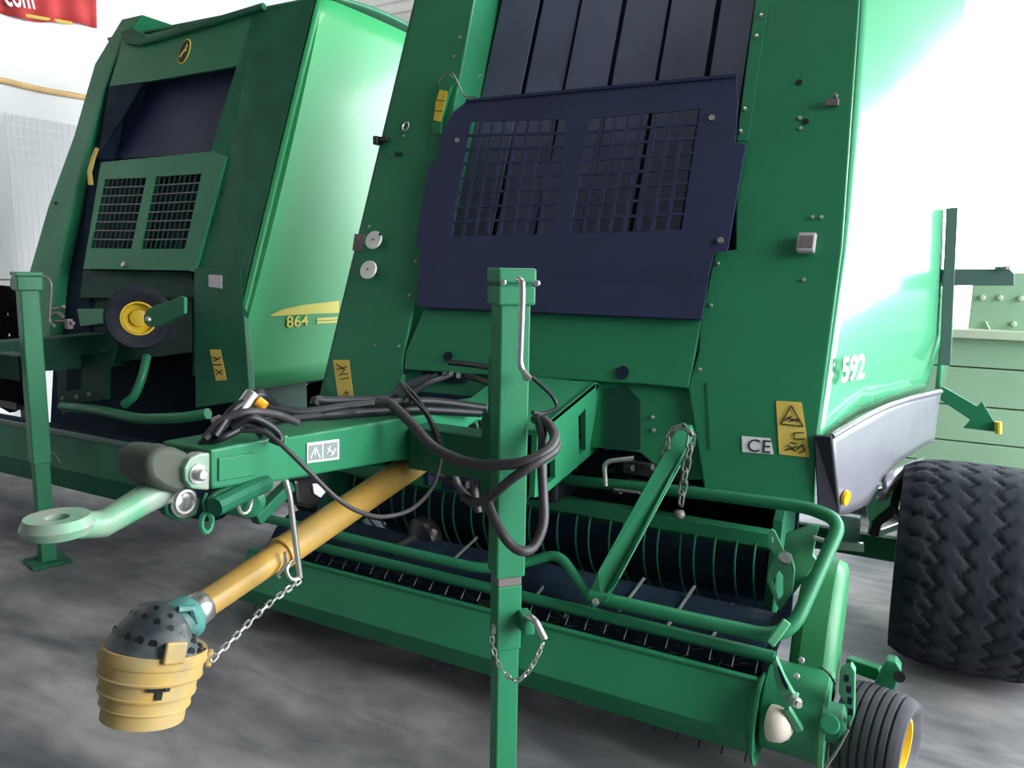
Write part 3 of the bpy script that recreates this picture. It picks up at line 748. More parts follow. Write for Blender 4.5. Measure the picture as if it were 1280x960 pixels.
for (u, v), w, hh in (((194, 862), .028, .010), ((199, 868), .012, .022), ((209, 861), .010, .010)):
    p, nn = on_cone(u, v, .0); MB().bar(p - ax2 * hh / 2, p + ax2 * hh / 2, w, .006, nn).build('cone_slot', 'black', cn)
# hanging rod and chain of the shaft
sr = MB().tube(fillet([P(357, 600, x=-1.17), P(362, 618, x=-1.165), P(375, 722, x=-1.165)], .03), .0065, 8).build('shaft_holder', 'steel', A, smooth=60, label='bare steel rod holding the shaft')
MB().tube(smooth_path([P(375, 722, x=-1.165), P(364, 724, x=-1.165), P(358, 712, x=-1.17), P(366, 700, x=-1.18)]), .0045, 6).build('holder_hook', 'steel', sr, smooth=60)
MB().tube(smooth_path([S(356, 690, .045), S(356, 706, .045), S(348, 718, .04), S(349, 722, .04)]), .004, 6).build('shaft_hook_wire', 'steel', A, smooth=60)
mb = MB(); chain(mb, [P(375, 726, x=-1.16), P(345, 748, x=-1.15), P(318, 772, x=-1.15), P(290, 800, x=-1.14), P(262, 828, x=-1.13)], .019, .0022)
mb.build('shaft_chain', 'steel', A)

# ---------------------------------------------------------------- pickup
XR_, XL_ = -.317, -2.334
PZ = [(2.06, .124), (2.038, .195), (2.12, .308), (2.135, .308), (2.055, .195), (2.075, .124)]
MB().prism([V((XL_, y, z)) for y, z in PZ], (XR_ - XL_, 0, 0)).build('pickup_front_panel', 'green', A, bevel=.002)
MB().bar((XL_, 2.128, .312), (XR_, 2.128, .312), .022, .012).build('panel_top_rail', 'green', A, bevel=.003)
MB().cyl((XL_ + .02, 2.36, .26), (XR_ - .02, 2.36, .26), .15, 24).build('pickup_drum', 'interior', A)
# straw caught behind the panel
mb = MB()
for i in range(200):
    x = random.uniform(XL_ + .1, XR_ - .03); y = random.uniform(2.17, 2.26); z = .30 + random.uniform(-.02, .035)
    a = random.uniform(0, PI); l = random.uniform(.02, .05); dd = V((math.cos(a), math.sin(a) * .4, random.uniform(-.3, .4))) * l
    mb.tube([V((x, y, z)), V((x, y, z)) + dd], .0012, 3)
so = mb.build('straw', 'straw', A); so['kind'] = 'stuff'
# tines
for path in ([(2.30, .33), (2.20, .346), (2.158, .318)], [(2.26, .14), (2.12, .105), (2.085, .082)]):
    proto = None
    for i in range(30):
        x = XL_ + .06 + i * .0665
        if proto is None:
            proto = MB().tube(smooth_path([V((x, y, z)) for y, z in path], 4), .0024, 5).build('pickup_tine', 'hose', A); first_x = x
        else:
            o = proto.copy(); COL.objects.link(o); o.parent = A; o.location = (x - first_x, 0, random.uniform(-.006, .004)); OFF[o.name] = OFF[A.name]
# wire strippers hanging from the cross beam
cb = MB().box((-1.32, 2.60, .572), (1.86, .06, .05)); cb.prism([V((-2.2, 2.57, .547)), V((-2.2, 2.63, .547)), V((-2.2, 2.66, .50))], (1.82, 0, 0))
cb.build('stripper_beam', 'green', A, bevel=.004)
proto = None
for i in range(27):
    x = -2.15 + i * .066
    if proto is None:
        proto = MB().tube(smooth_path([V((x, 2.58, .56)), V((x, 2.56, .50)), V((x + .004, 2.555, .43)), V((x + .012, 2.58, .35)), V((x + .02, 2.62, .30))], 4), .0042, 6).build('stripper_wire', 'green_dark', A, smooth=60); first_x = x
    else:
        o = proto.copy(); COL.objects.link(o); o.parent = A; o.location = (x - first_x + random.uniform(-.012, .012), random.uniform(-.01, .01), 0); OFF[o.name] = OFF[A.name]
# guide rods
for (a, b), (c, e) in (((696, 712), (669, 746)), ((722, 742), (705, 772)), ((805, 723), (774, 764)), ((868, 733), (832, 786)), ((916, 755), (887, 801)), ((596, 672), (566, 700))):
    MB().tube([P(a, b, y=2.40), P(c, e, y=2.2)], .0055, 6).build('guide_rod', 'tine', A)
# round bar and tubular wind guard
g0 = P(388, 681, y=2.2); g1 = P(968, 822, y=2.2)
MB().cyl(g0, g1, .019, 14).build('roller_bar', 'green', A, smooth=60)
tb = [P(300, 606, y=2.35), P(262, 622, y=2.2), P(270, 634, y=2.14), P(365, 655, y=2.14), P(500, 688, y=2.14), P(606, 712, y=2.16), P(660, 703, y=2.22), P(698, 691, y=2.25), P(745, 757, y=2.18)]
wg = MB().tube(fillet(tb, .06), .0175, 12).build('wind_guard', 'green', A, smooth=60)
ta = [P(738, 745, y=2.18), P(860, 773, y=2.18), P(985, 800, y=2.19), P(1052, 652, y=2.45), P(1010, 634, y=2.5), P(880, 617, y=2.53), P(690, 598, y=2.6)]
MB().tube(fillet(ta, .09, 8), .021, 14).build('guard_hoop', 'green', wg, smooth=60)
st = MB().prism([P(733, 748, y=2.17), P(752, 754, y=2.17), P(772, 725, y=2.19), P(866, 545, y=2.5), P(862, 533, y=2.5), P(848, 532, y=2.5), P(838, 552, y=2.48), P(748, 715, y=2.2)], (0, .035, 0)).build('lift_strut', 'green', wg, bevel=.004)
MB().tube([P(866, 552, y=2.485), P(774, 722, y=2.175), P(757, 752, y=2.16)], .003, 6).build('strut_edge', 'green', st)
bolt_at(P(745, 752, y=2.15), (0, -1, .2), .012, wg)
mb = MB(); chain(mb, [P(855, 532, y=2.45), P(865, 545, y=2.44), P(860, 570, y=2.44), P(855, 600, y=2.44), P(850, 638, y=2.44)], .052, .0042); mb.build('guard_chain', 'tine', A)
mb = MB(); chain(mb, [P(855, 532, y=2.45), P(838, 540, y=2.44), P(833, 560, y=2.44), P(826, 580, y=2.46)], .045, .004); mb.build('guard_chain', 'tine', A)
MB().lathe([(.0, -.018), (.016, -.01), (.02, 0), (.016, .012), (0, .016)], P(849, 643, y=2.44), (0, 0, 1), 12).build('chain_ball', 'lamp_grey', A, smooth=60)

# right end of the pickup
ep = MB().prism([P(*p, y=2.42) for p in ((982, 668), (1012, 657), (1024, 657), (1019, 676), (1016, 694), (1022, 702), (990, 745), (976, 712))], (0, .02, 0)).build('end_plate', 'lit_green', A, bevel=.003)
k = MB().sheet([P(*p, y=2.38) for p in ((966, 699), (978, 693), (988, 694), (993, 712), (990, 742), (975, 764), (971, 756), (959, 726), (960, 716))], [[P(*p, y=2.38) for p in ((974, 713), (979, 720), (979, 744), (972, 752), (965, 728))]], (0, .018, 0)).build('lift_bracket', 'lit_green', A)
MB().sheet([P(*p, y=2.38) for p in ((964, 662), (968, 664), (980, 690), (968, 694), (960, 682), (960, 668))], [[P(*p, y=2.38) for p in ((963, 672), (966, 671), (968, 677), (965, 680))]], (0, .012, 0)).build('bracket_lug', 'lit_green', k)
MB().lathe([(.02, 0), (.02, .01), (.012, .014)], P(982, 697, y=2.37), (0, -1, 0), 14).build('bracket_bolt', 'steel', k)
MB().tube([P(1017, 672, y=2.4), P(1030, 676, y=2.4)], .008, 8).build('bracket_pin', 'steel', k)
# drive cover: leaning rounded box
cf = [(1003, 812), (1000, 780), (1010, 745), (1022, 722), (1040, 708), (1050, 712)]
prof = [V((0, 2.20, .20)), V((0, 2.28, .42)), V((0, 2.40, .53)), V((0, 2.52, .56)), V((0, 2.62, .52)), V((0, 2.60, .36)), V((0, 2.42, .14))]
sm = smooth_path(prof, 4)
MB().prism([V((-.27, p.y, p.z)) for p in sm], (.125, 0, 0)).build('drive_cover', 'end_green', A, smooth=40, bevel=.03)
hc = V((-.315, 2.20, .215))
MB().cyl(hc, hc + V((.17, 0, 0)), .125, 36).build('end_housing', 'green', A, smooth=40, bevel=.006)
dsk = MB().lathe([(.0, .004), (.09, .004), (.112, .016), (.126, .022), (.128, .03), (.118, .03), (.10, .014), (.09, .012), (0, .012)], V((-.345, 2.13, .20)), (1, 0, 0), 40).build('end_disc', 'green', A, smooth=40)
c = P(966, 908, y=2.06)
MB().lathe([(.050, -.01), (.050, .004), (.046, .02), (.034, .036), (.016, .046), (0, .048)], c + V((.004, .02, 0)), (.96, -.25, .12), 28).build('bearing_dome', 'dome_beige', A, smooth=50, label='pale dome cap')
lv = MB().prism([P(*p, y=2.05) for p in ((965, 826), (970, 822), (980, 846), (992, 868), (998, 870), (996, 882), (986, 884), (976, 876), (968, 850))], (0, .02, 0)).build('end_lever', 'lit_green', A, bevel=.003)
MB().prism([P(*p, y=2.045) for p in ((971, 832), (974, 834), (985, 858), (984, 864), (977, 852))], (0, .004, 0)).build('lever_slot', 'interior', lv)
MB().lathe([(.014, 0), (.014, .02), (.009, .022), (.009, .03)], P(992, 874, y=2.05), (.6, -.8, 0), 12).build('lever_bolt', 'steel', lv)
MB().bar(P(983, 884, y=2.07), P(1001, 913, y=2.07), .022, .02).build('lever_foot', 'lit_green', lv, bevel=.004)
MB().bar(P(962, 806, y=2.14), P(984, 776, y=2.18), .026, .02, (0, -1, 0)).build('guard_hinge', 'lit_green', A, bevel=.005)
# drive side: second disc with gearbox
d2c = V((-.165, 2.20, .205))
d2 = MB().lathe([(0, 0), (.122, 0), (.134, .010), (.134, .022), (.12, .022), (.112, .008), (0, .008)], d2c, (1, 0, 0), 40).build('drive_disc', 'lit_green', A, smooth=40)
MB().box(P(1040, 902, y=2.14), (.07, .10, .075)).build('drive_gearbox', 'green_dark', A, bevel=.012)
MB().cyl(P(1037, 905, y=2.07), P(1037, 905, y=2.13), .026, 16).build('gearbox_cap', 'green', A, bevel=.004)
mb = MB().prism([P(*p, y=2.10) for p in ((1050, 838), (1064, 832), (1069, 840), (1068, 896), (1062, 910), (1056, 880), (1048, 866))], (0, .03, 0))
mb.build('shield_bracket', 'lit_green', A, bevel=.003)
for u, v in ((1058, 848), (1061, 862), (1062, 876), (1063, 890)): MB().box(P(u, v, y=2.095), (.012, .004, .018)).build('bracket_slot', 'interior', A)
MB().tube(smooth_path([P(1026, 834, y=2.12), P(1036, 842, y=2.1), P(1044, 856, y=2.1)]), .003, 5).build('grease_line', 'black', A)
MB().tube(smooth_path([P(1060, 912, y=2.1), P(1046, 938, y=2.08), P(1030, 962, y=2.06)]), .004, 5).build('edge_wire', 'tine', A)
for u, v in ((1002, 826), (996, 846)): bolt_at(P(u, v, y=2.08), (0, -.7, .7), .009, A)
# gauge wheel arms and wheels
MB().bar(P(1060, 828, y=2.45), P(1100, 842, y=2.42), .035, .04).build('wheel_arm', 'green', A, bevel=.004)
wa_ = MB().prism([P(*p, y=2.36) for p in ((1084, 878), (1108, 826), (1120, 828), (1127, 838), (1120, 860), (1110, 884), (1096, 886))], (0, .05, 0)).build('wheel_fork', 'green', A, bevel=.005)
MB().cyl(P(1124, 846, y=2.35), P(1124, 846, y=2.33), .016, 12).build('fork_bolt', 'black', wa_)
for cx, sd, rot in ((-.022, 1, -13), (-2.25, -1, 0)):
    X4 = Matrix.Translation(V((cx, 2.30, .142))) @ Matrix.Rotation(math.radians(rot), 4, 'Z')
    tm = tyre(.14, .16, .075, (0, 0, 0), 'rib', 80, 70); tm.bm.transform(X4)
    w = tm.build('gauge_wheel', 'rubber_grey', A, smooth=50, label='small ribbed gauge wheel')
    rm = rim(.078, .15, (0, 0, 0), sd); rm.bm.transform(X4); rm.build('wheel_hub', 'yellow', w, smooth=40, label='yellow hub')
MB().bar((-2.10, 2.42, .30), (-2.16, 2.30, .16), .03, .04).build('wheel_arm', 'green', A, bevel=.004)

# ---------------------------------------------------------------- hoses on and around the drawbar
def hose(pts, r, m='hose', name='hydraulic_hose'):
    return MB().tube(smooth_path([P(u, v, d=d) for u, v, d in pts], 6), r, 9).build(name, m, A, smooth=70)
hose(((313, 496, 1.66), (326, 494, 1.68), (338, 504, 1.72), (356, 514, 1.78), (400, 519, 1.9), (460, 515, 2.05), (520, 512, 2.2), (600, 516, 2.4)), .014)
hose(((324, 505, 1.68), (345, 511, 1.74), (380, 516, 1.84), (430, 509, 1.98), (480, 504, 2.1), (540, 502, 2.25), (606, 510, 2.42)), .013)
hose(((392, 508, 1.9), (396, 500, 1.92), (410, 501, 1.95), (450, 500, 2.05), (490, 497, 2.18), (500, 486, 2.3), (520, 478, 2.45), (545, 471, 2.6)), .012)
hose(((470, 500, 2.0), (488, 505, 2.0), (515, 530, 1.98), (545, 561, 1.94), (590, 579, 1.88), (640, 580, 1.83), (672, 571, 1.83), (690, 557, 1.86), (693, 543, 1.90), (682, 527, 1.94), (668, 523, 1.97)), .0135, 'hose_grey')
hose(((696, 556, 1.90), (690, 566, 1.85), (668, 580, 1.82), (640, 598, 1.83), (612, 622, 1.9), (594, 628, 1.98), (580, 622, 2.04)), .012, 'hose_grey')
hose(((672, 520, 1.96), (678, 545, 1.92), (677, 580, 1.9), (679, 620, 1.88), (679, 655, 1.86), (668, 682, 1.84), (655, 689, 1.82), (640, 682, 1.82), (626, 664, 1.83), (614, 640, 1.87), (608, 622, 1.92)), .0125, 'hose_grey')
hose(((270, 540, 1.62), (300, 538, 1.62), (328, 540, 1.62), (352, 556, 1.62), (385, 588, 1.64), (420, 622, 1.68), (450, 640, 1.74), (480, 646, 1.82), (515, 636, 1.9), (540, 610, 1.98), (551, 575, 2.02), (548, 545, 2.06), (535, 520, 2.1), (512, 494, 2.15), (500, 478, 2.2)), .0055, 'hose_grey', 'electric_cable')
hose(((503, 480, 2.2), (522, 500, 2.16), (540, 530, 2.08), (548, 556, 2.04)), .008)
for pts in (((252, 556, 1.6), (268, 540, 1.6), (290, 530, 1.62), (318, 534, 1.64), (330, 545, 1.64)), ((256, 548, 1.58), (280, 524, 1.6), (310, 515, 1.62), (345, 518, 1.68), (372, 528, 1.74)),
            ((262, 552, 1.6), (282, 545, 1.6), (320, 528, 1.66), (360, 524, 1.74), (400, 520, 1.84)), ((268, 545, 1.58), (292, 512, 1.62), (312, 502, 1.66), (340, 505, 1.74)),
            ((290, 534, 1.61), (315, 522, 1.62), (345, 538, 1.66), (350, 552, 1.66), (338, 548, 1.66))):
    hose(pts, random.choice((.009, .010, .011)), random.choice(('hose', 'hose', 'hose_grey')))
MB().cyl(P(299, 516, d=1.64), P(317, 491, d=1.66), .0165, 12).build('hose_coupling', 'steel', A, smooth=50, bevel=.003)
MB().cyl(P(322, 502, d=1.655), P(331, 509, d=1.655), .013, 12).build('coupling_cap', 'amber', A, smooth=50, label='orange coupling cap')
MB().cyl(P(266, 527, d=1.60), P(276, 523, d=1.60), .009, 10).build('hose_coupling', 'steel', A)
for pts in (((590, 530, 2.3), (600, 560, 2.3), (592, 600, 2.3), (598, 640, 2.3)), ((602, 525, 2.28), (610, 570, 2.28), (604, 610, 2.28)), ((566, 590, 2.4), (575, 610, 2.4), (590, 625, 2.35), (606, 620, 2.3)), ((540, 588, 2.45), (560, 600, 2.45), (585, 606, 2.4))):
    hose(pts, .013, random.choice(('hose', 'hose_grey')))
for pts in (((582, 470, 2.55), (600, 475, 2.5), (618, 482, 2.4)), ((562, 453, 2.6), (590, 456, 2.5), (616, 460, 2.35)), ((532, 472, 2.6), (515, 478, 2.5), (503, 488, 2.4), (497, 500, 2.3)), ((560, 470, 2.6), (530, 482, 2.5), (508, 498, 2.35))):
    hose(pts, .010)
hose(((664, 470, 2.1), (690, 495, 2.2), (695, 510, 2.2), (680, 517, 2.1), (666, 516, 2.05)), .006, 'hose', 'electric_cable')
# ------------------------------------------------------------------ the second baler behind on the left
Y2, Z2, K2 = 2.85, 1.25, .36
def G(u, v, off=0.0): return lean(u, v, Y2, Z2, K2, off)
def GP(x, z, off=0.0): return V((x, Y2 + K2 * (z - Z2) + off, z))
GN = V((0, -1, K2)).normalized(); GS = V((0, K2, 1)).normalized()
Bq = empty('round_baler', (-4.08, 3.2, 0), 'green round baler with yellow stripe numbered 864, standing behind on the left', 'baler')
T2 = 2.98
# shell
pr = [(GP(0, .75, .3).y, .75), (GP(0, 2.80, .3).y, 2.80), (4.3, 2.84), (4.75, 2.4), (4.85, 1.6), (4.5, .8)]
MB().prism([V((-5.0, y, z)) for y, z in pr], (1.82, 0, 0)).build('body_shell', 'interior', Bq)
# right side panel: rounded front corner, long glossy flank
rows = []
XQ = -3.09
for i in range(31):
    t = i / 30
    col = []
    for j in range(21):
        z = .80 + (2.93 - .80) * j / 20; f = GP(0, z).y
        yb = 4.75 - .10 * (z - 1.4) ** 2
        if t < .3:                      # corner
            a = (t / .3) * PI / 2; R_ = .025
            x = XQ - R_ + R_ * math.sin(a); y = f + R_ - R_ * math.cos(a)
        else:
            q = (t - .3) / .7; y = f + .025 + (yb - f - .025) * q; x = XQ + .03 * math.sin(PI * q * .8) + .03 * math.sin(PI * j / 20)
        if t >= .3: pass
        col.append(V((x, y, z)))
    rows.append(col)
MB().grid(rows).build('right_side_panel', 'lit_flank_green', Bq, smooth=50, solid=.02, label='glossy green side panel under full daylight')
rows = []
for i in range(13):                      # roof curve
    q = i / 12; rows.append([V((-5.02 + 1.95 * j / 6, GP(0, 2.93).y + .05 + q * 1.2, 2.93 + .07 * math.sin(PI * (.1 + q * .8)))) for j in range(7)])
MB().grid(rows).build('roof_panel', 'green', Bq, smooth=50, solid=.02)
# front frame pieces
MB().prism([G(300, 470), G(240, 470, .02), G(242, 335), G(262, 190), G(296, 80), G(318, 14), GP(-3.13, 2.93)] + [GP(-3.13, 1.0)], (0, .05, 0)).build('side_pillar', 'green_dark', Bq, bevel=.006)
MB().prism([G(22, 420), G(62, 420), G(70, 345), G(96, 230), G(130, 110), G(152, 48), G(178, 18), G(152, 24), G(118, 80), G(92, 170), G(60, 258), G(35, 345)], (0, .25, 0)).build('side_pillar', 'green', Bq, bevel=.008)
MB().prism([G(152, 56), G(178, 44), G(318, 10), G(300, 82), G(178, 103), G(136, 108)], (0, .03, 0)).build('top_panel', 'green', Bq, bevel=.004)
MB().tube([G(158, 46, -.02), G(180, 52, -.02), G(210, 44, -.02), G(330, 8, -.02)], .02, 10).build('top_rod', 'green_dark', Bq, smooth=50)
MB().prism([G(150, 40, -.03), G(165, 34, -.03), G(182, 44, -.03), G(176, 56, -.03), G(156, 54, -.03)], (0, .03, 0)).build('rod_bracket', 'green_dark', Bq, bevel=.004)
MB().prism([G(178, 102, .12), G(296, 82, .12), G(266, 190, .12), G(130, 200, .12)], (0, .02, 0)).build('dark_window', 'navy', Bq)
MB().prism([G(136, 108, .0), G(180, 102, .0), G(182, 106, .1), G(140, 200, .1), G(122, 198, .02)], (0, .02, 0)).build('window_reveal', 'interior', Bq)  # dark colour puts the window's shade onto the reveal
# mesh panel
outer = [(126, 203), (266, 189), (282, 196), (243, 340), (236, 338), (104, 336), (112, 290)]
h1 = [(131, 224), (183, 222), (164, 311), (113, 310)]; h2 = [(194, 221), (252, 217), (231, 311), (176, 311)]
mp = MB().sheet([G(*p, -.01) for p in outer], [[G(*p, -.01) for p in h1], [G(*p, -.01) for p in h2]], (0, .02, 0)).build('mesh_panel', 'green', Bq)
MB().prism([G(110, 215, .06), G(262, 205, .06), G(240, 325, .06), G(104, 325, .06)], (0, .01, 0)).build('mesh_backing', 'interior', mp)
for h in (h1, h2):
    q = [G(*p, -.006) for p in h]; mb = MB()
    for i in range(1, 8):
        t = i / 8; mb.bar(q[0].lerp(q[3], t), q[1].lerp(q[2], t), .006, .006, GN)
    mb.build('cross_wires', 'lamp_grey', mp); mb = MB()
    for i in range(1, 9):
        t = i / 9; mb.bar(q[0].lerp(q[1], t), q[3].lerp(q[2], t), .008, .005, GN)
    mb.build('upright_wires', 'deep_green', mp)
bolt_at(G(156, 331, -.012), GN, .018, Bq); bolt_at(G(277, 241, -.01), GN, .012, Bq, 'black'); bolt_at(G(70, 254, -.01), GN, .012, Bq, 'black')
# dark sheet in place of the shade between pillar and panel
MB().prism([G(58, 450, .08), G(112, 450, .08), G(112, 345, .08), G(134, 200, .08), G(140, 110, .08), G(128, 112, .08), G(92, 240, .08)], (0, .02, 0)).build('gap_shade_plate', 'interior', Bq)
gg = MB().prism([G(*p, -.03) for p in ((119, 184), (113, 198), (109, 214), (110, 231), (115, 231), (113, 215), (117, 199), (122, 186))], (0, .01, 0)).build('bale_size_gauge', 'sticker', Bq)
MB().prism([G(260, 343, -.01), G(277, 344, -.01), G(277, 361, -.01), G(260, 359, -.01)], (0, .02, 0)).build('marker_lamp', 'lamp_clear', Bq, bevel=.004)
s = MB().prism([G(262, 437, -.009), G(275, 437, -.009), G(283, 475, -.009), G(270, 476, -.009)], (0, .003, 0)).build('warning_sticker', 'sticker', Bq)
mb = MB()
for a, b in (((266, 446), (273, 450)), ((267, 452), (276, 446)), ((269, 462), (278, 468)), ((270, 469), (278, 462)), ((265, 456), (277, 456))):
    mb.bar(G(*a, -.0105), G(*b, -.0105), .006, .001, GN)
mb.build('pictogram', 'print', s)
# leaping deer emblem: dark oval with yellow edge and animal
ec = G(230, 64, -.006)
em = MB().prism([ec + V((math.cos(t) * .048, 0, 0)) + GS * .085 * math.sin(t) for t in [2 * PI * i / 24 for i in range(24)]], (0, .006, 0)).build('emblem', 'decal_yellow', Bq, label='black oval emblem with a yellow leaping deer')
MB().prism([ec + V((math.cos(t) * .041, -.003, 0)) + GS * .077 * math.sin(t) for t in [2 * PI * i / 24 for i in range(24)]], (0, .003, 0)).build('emblem_field', 'print', em)
deer = [(-.026, -.038), (-.020, -.030), (-.012, -.012), (.002, .004), (.012, .018), (.016, .034), (.012, .050), (.022, .040), (.030, .034), (.024, .024), (.022, .010), (.028, -.006), (.022, -.004), (.016, .000), (.006, -.012), (-.004, -.022), (-.014, -.044), (-.016, -.030)]
MB().prism([ec + V((x, -.006, 0)) + GS * z for x, z in deer], (0, .002, 0)).build('emblem_deer', 'decal_yellow', em)
# lower frame
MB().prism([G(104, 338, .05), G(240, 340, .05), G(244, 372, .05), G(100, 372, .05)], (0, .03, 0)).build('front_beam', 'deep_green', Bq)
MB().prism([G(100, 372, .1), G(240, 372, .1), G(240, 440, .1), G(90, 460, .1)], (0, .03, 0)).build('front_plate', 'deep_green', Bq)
MB().prism([G(96, 386, .02), G(132, 386, .02), G(132, 404, .02), G(100, 408, .02)], (0, .03, 0)).build('stub_bracket', 'green', Bq, bevel=.004)
MB().prism([V((-5.30, 3.1, .30)), V((-3.15, 3.1, .25)), V((-3.15, 3.1, 1.30)), V((-5.10, 3.1, 1.30))], (0, .03, 0)).build('chamber_backdrop', 'interior', Bq)  # dark backdrop, stands for the shade behind the lower frame
MB().prism([V((-3.14, 2.80, .35)), V((-3.14, 3.3, .35)), V((-3.14, 3.3, 1.2)), V((-3.14, 2.95, 1.1))], (.03, 0, 0)).build('lower_side_plate', 'deep_green', Bq)
MB().prism([G(243, 335, -.005), G(300, 335, -.005), G(312, 500, -.005), G(244, 510, -.005)], (0, .04, 0)).build('lower_pillar', 'green_dark', Bq, bevel=.004)
MB().prism([P(*p, y=2.62) for p in ((70, 448), (134, 438), (132, 500), (72, 508))], (0, .03, 0)).build('side_box', 'deep_green', Bq, bevel=.006)
MB().prism([P(*p, y=2.612) for p in ((83, 450), (99, 448), (98, 487), (83, 489))], (0, .01, 0)).build('box_slot', 'interior', Bq)
for u, v in ((79, 498), (96, 496), (112, 493), (81, 515)): bolt_at(P(u, v, y=2.6), (0, -1, .2), .012, Bq, 'lamp_grey')
MB().tube(fillet([P(78, 508, y=2.6), P(120, 512, y=2.5), P(175, 524, y=2.42), P(232, 522, y=2.40), P(260, 517, y=2.42)], .1), .026, 12).build('wind_guard', 'green', Bq, smooth=60)
MB().tube(smooth_path([P(155, 506, y=2.5), P(168, 494, y=2.52), P(178, 470, y=2.56), P(184, 445, y=2.62)]), .022, 10).build('guard_link', 'green', Bq, smooth=60)
# raised gauge wheel
wc = P(174, 397, y=2.60)
wR = Matrix.Rotation(math.radians(-38), 4, 'Z')
wm = tyre(.165, .17, .085, (0, 0, 0), 'rib', 72, 40); 
rm = rim(.083, .15, (0, 0, 0))
off4 = Matrix.Translation(wc) @ wR
wm.bm.transform(off4); rm.bm.transform(off4)
w = wm.build('gauge_wheel', 'rubber', Bq, smooth=50, label='small gauge wheel swung up'); rm.build('wheel_hub', 'yellow', w, smooth=40, label='yellow hub')
MB().prism([P(*p, y=2.47) for p in ((179, 395), (184, 386), (226, 370), (230, 372), (230, 392), (200, 408), (187, 409), (180, 404))], (0, .02, 0)).build('wheel_arm', 'green', Bq, bevel=.004)
MB().lathe([(.016, 0), (.016, .012), (.01, .02)], P(187, 399, y=2.47), (.3, -1, 0), 12).build('arm_bolt', 'steel', Bq)
# pickup of the second baler
c0 = P(0, 530, y=2.30); 
MB().prism([V((-5.05, y, z)) for y, z in ((2.31, .29), (2.29, .40), (2.36, .56), (2.38, .56), (2.31, .40), (2.33, .29))], (2.06, 0, 0)).build('pickup_front_panel', 'green_dark', Bq, bevel=.004)
MB().bar((-5.05, 2.365, .565), (-2.99, 2.365, .565), .03, .02).build('panel_top_rail', 'arm_grey', Bq, bevel=.003)
MB().cyl((-5.0, 2.56, .36), (-3.02, 2.56, .36), .17, 20).build('pickup_drum', 'interior', Bq)
for x in ():
    w = tyre(.15, .16, .08, (x, 2.5, .152), 'rib', 64, 36).build('gauge_wheel', 'rubber', Bq, smooth=50); rim(.085, .13, (x, 2.5, .152)).build('wheel_hub', 'yellow', w, smooth=40)
MB().tube(smooth_path([P(58, 563, y=2.28), P(68, 567, y=2.26), P(75, 578, y=2.26)]), .004, 5).build('bent_wire', 'tine', Bq)
# flank stripe and number
def FS(u, v):
    """point of the flank: the side panel's outer skin seen at (u, v)"""
    r = ray(u, v); lo, hi = .1, 20.0
    def out(s):
        p = CAM + r * s; f = GP(0, p.z).y; yb = 4.75 - .10 * (p.z - 1.4) ** 2; q = max(0, min(1, (p.y - f - .025) / (yb - f - .025)))
        return XQ + .03 * math.sin(PI * q * .8) + .03 * math.sin(PI * max(0, min(1, (p.z - .80) / 2.13))) + .004 - p.x
    a, b = 2.5, 7.0
    for _ in range(50):
        m = (a + b) / 2
        if out(m) < 0: a = m
        else: b = m
    return CAM + r * a
up_ = [(338, 394), (352, 387), (380, 381), (424, 376)]; lo_ = [(339, 395), (352, 394.5), (380, 393), (424, 391)]
def dens(pts, n=16):
    out = []
    for i in range(n + 1):
        u = pts[0][0] + (pts[-1][0] - pts[0][0]) * i / n
        for (a, b), (c, e) in zip(pts, pts[1:]):
            if u <= c + 1e-6: out.append((u, b + (e - b) * (u - a) / (c - a))); break
    return out
stp = MB().grid([[FS(*p) for p in dens(up_)], [FS(*p) for p in dens(lo_)]]).build('flank_stripe', 'decal_yellow', Bq, label='yellow tapering stripe')
o = FS(358, 409.5); e = FS(393, 406); 
text('864', .088, o, e - o, (0, 0, 1), 'decal_yellow', Bq, 'number_decal', .001, .001, 1.0, 'LEFT', 1.25)
mb = MB()
for k in range(2):
    mb.grid([[FS(396 + 26 * i / 4, 397.6 + 4.2 * k - i * .35) for i in range(5)], [FS(396 + 26 * i / 4, 400.6 + 4.2 * k - i * .35) for i in range(5)]])
mb.build('small_lettering_bar', 'decal_yellow', Bq)
# jack of the second baler
q = P(50, 703, z=0); q.z = 0
q = q + V((.03, .02, 0)); KR = Matrix.Rotation(math.radians(-16), 3, 'Z')
def kbox(z0, z1, w): return MB().box((q.x, q.y, (z0 + z1) / 2), (w, w, z1 - z0), KR)
zt = P(38, 340, y=q.y).z
jk = kbox(.5, zt - .08, .080).build('jack_stand', 'green', Bq, bevel=.006)
kbox(.015, .6, .066).build('inner_leg', 'green', jk, bevel=.004)
kbox(0, .016, .17).build('foot_plate', 'green_dark', jk, bevel=.004)
kbox(zt - .085, zt - .02, .105).build('head_collar', 'green', jk, bevel=.006); kbox(zt - .018, zt, .110).build('head_cap', 'green', jk, bevel=.004)
MB().tube(fillet([P(53, 345, y=q.y - .03), P(60, 348, y=q.y - .06), P(64, 355, y=q.y - .06), P(61, 403, y=q.y - .06), P(68, 407, y=q.y - .06)], .02), .007, 8).build('crank_handle', 'tine', jk, smooth=60)
for pts in (((66, 386), (74, 386), (80, 383)), ((64, 396), (72, 391), (79, 396)), ((70, 402), (80, 402), (92, 404))):
    MB().tube(smooth_path([P(u, v, y=2.35) for u, v in pts]), .009, 8).build('hose_fitting', 'lamp_grey', Bq, smooth=60)
MB().box(P(86, 405, y=2.35), (.03, .03, .05)).build('fitting_plug', 'lamp_grey', Bq, bevel=.004)
MB().box((q.x - .18, q.y + .02, .95), (.24, .10, .12)).build('jack_mount', 'deep_green', Bq, bevel=.006)
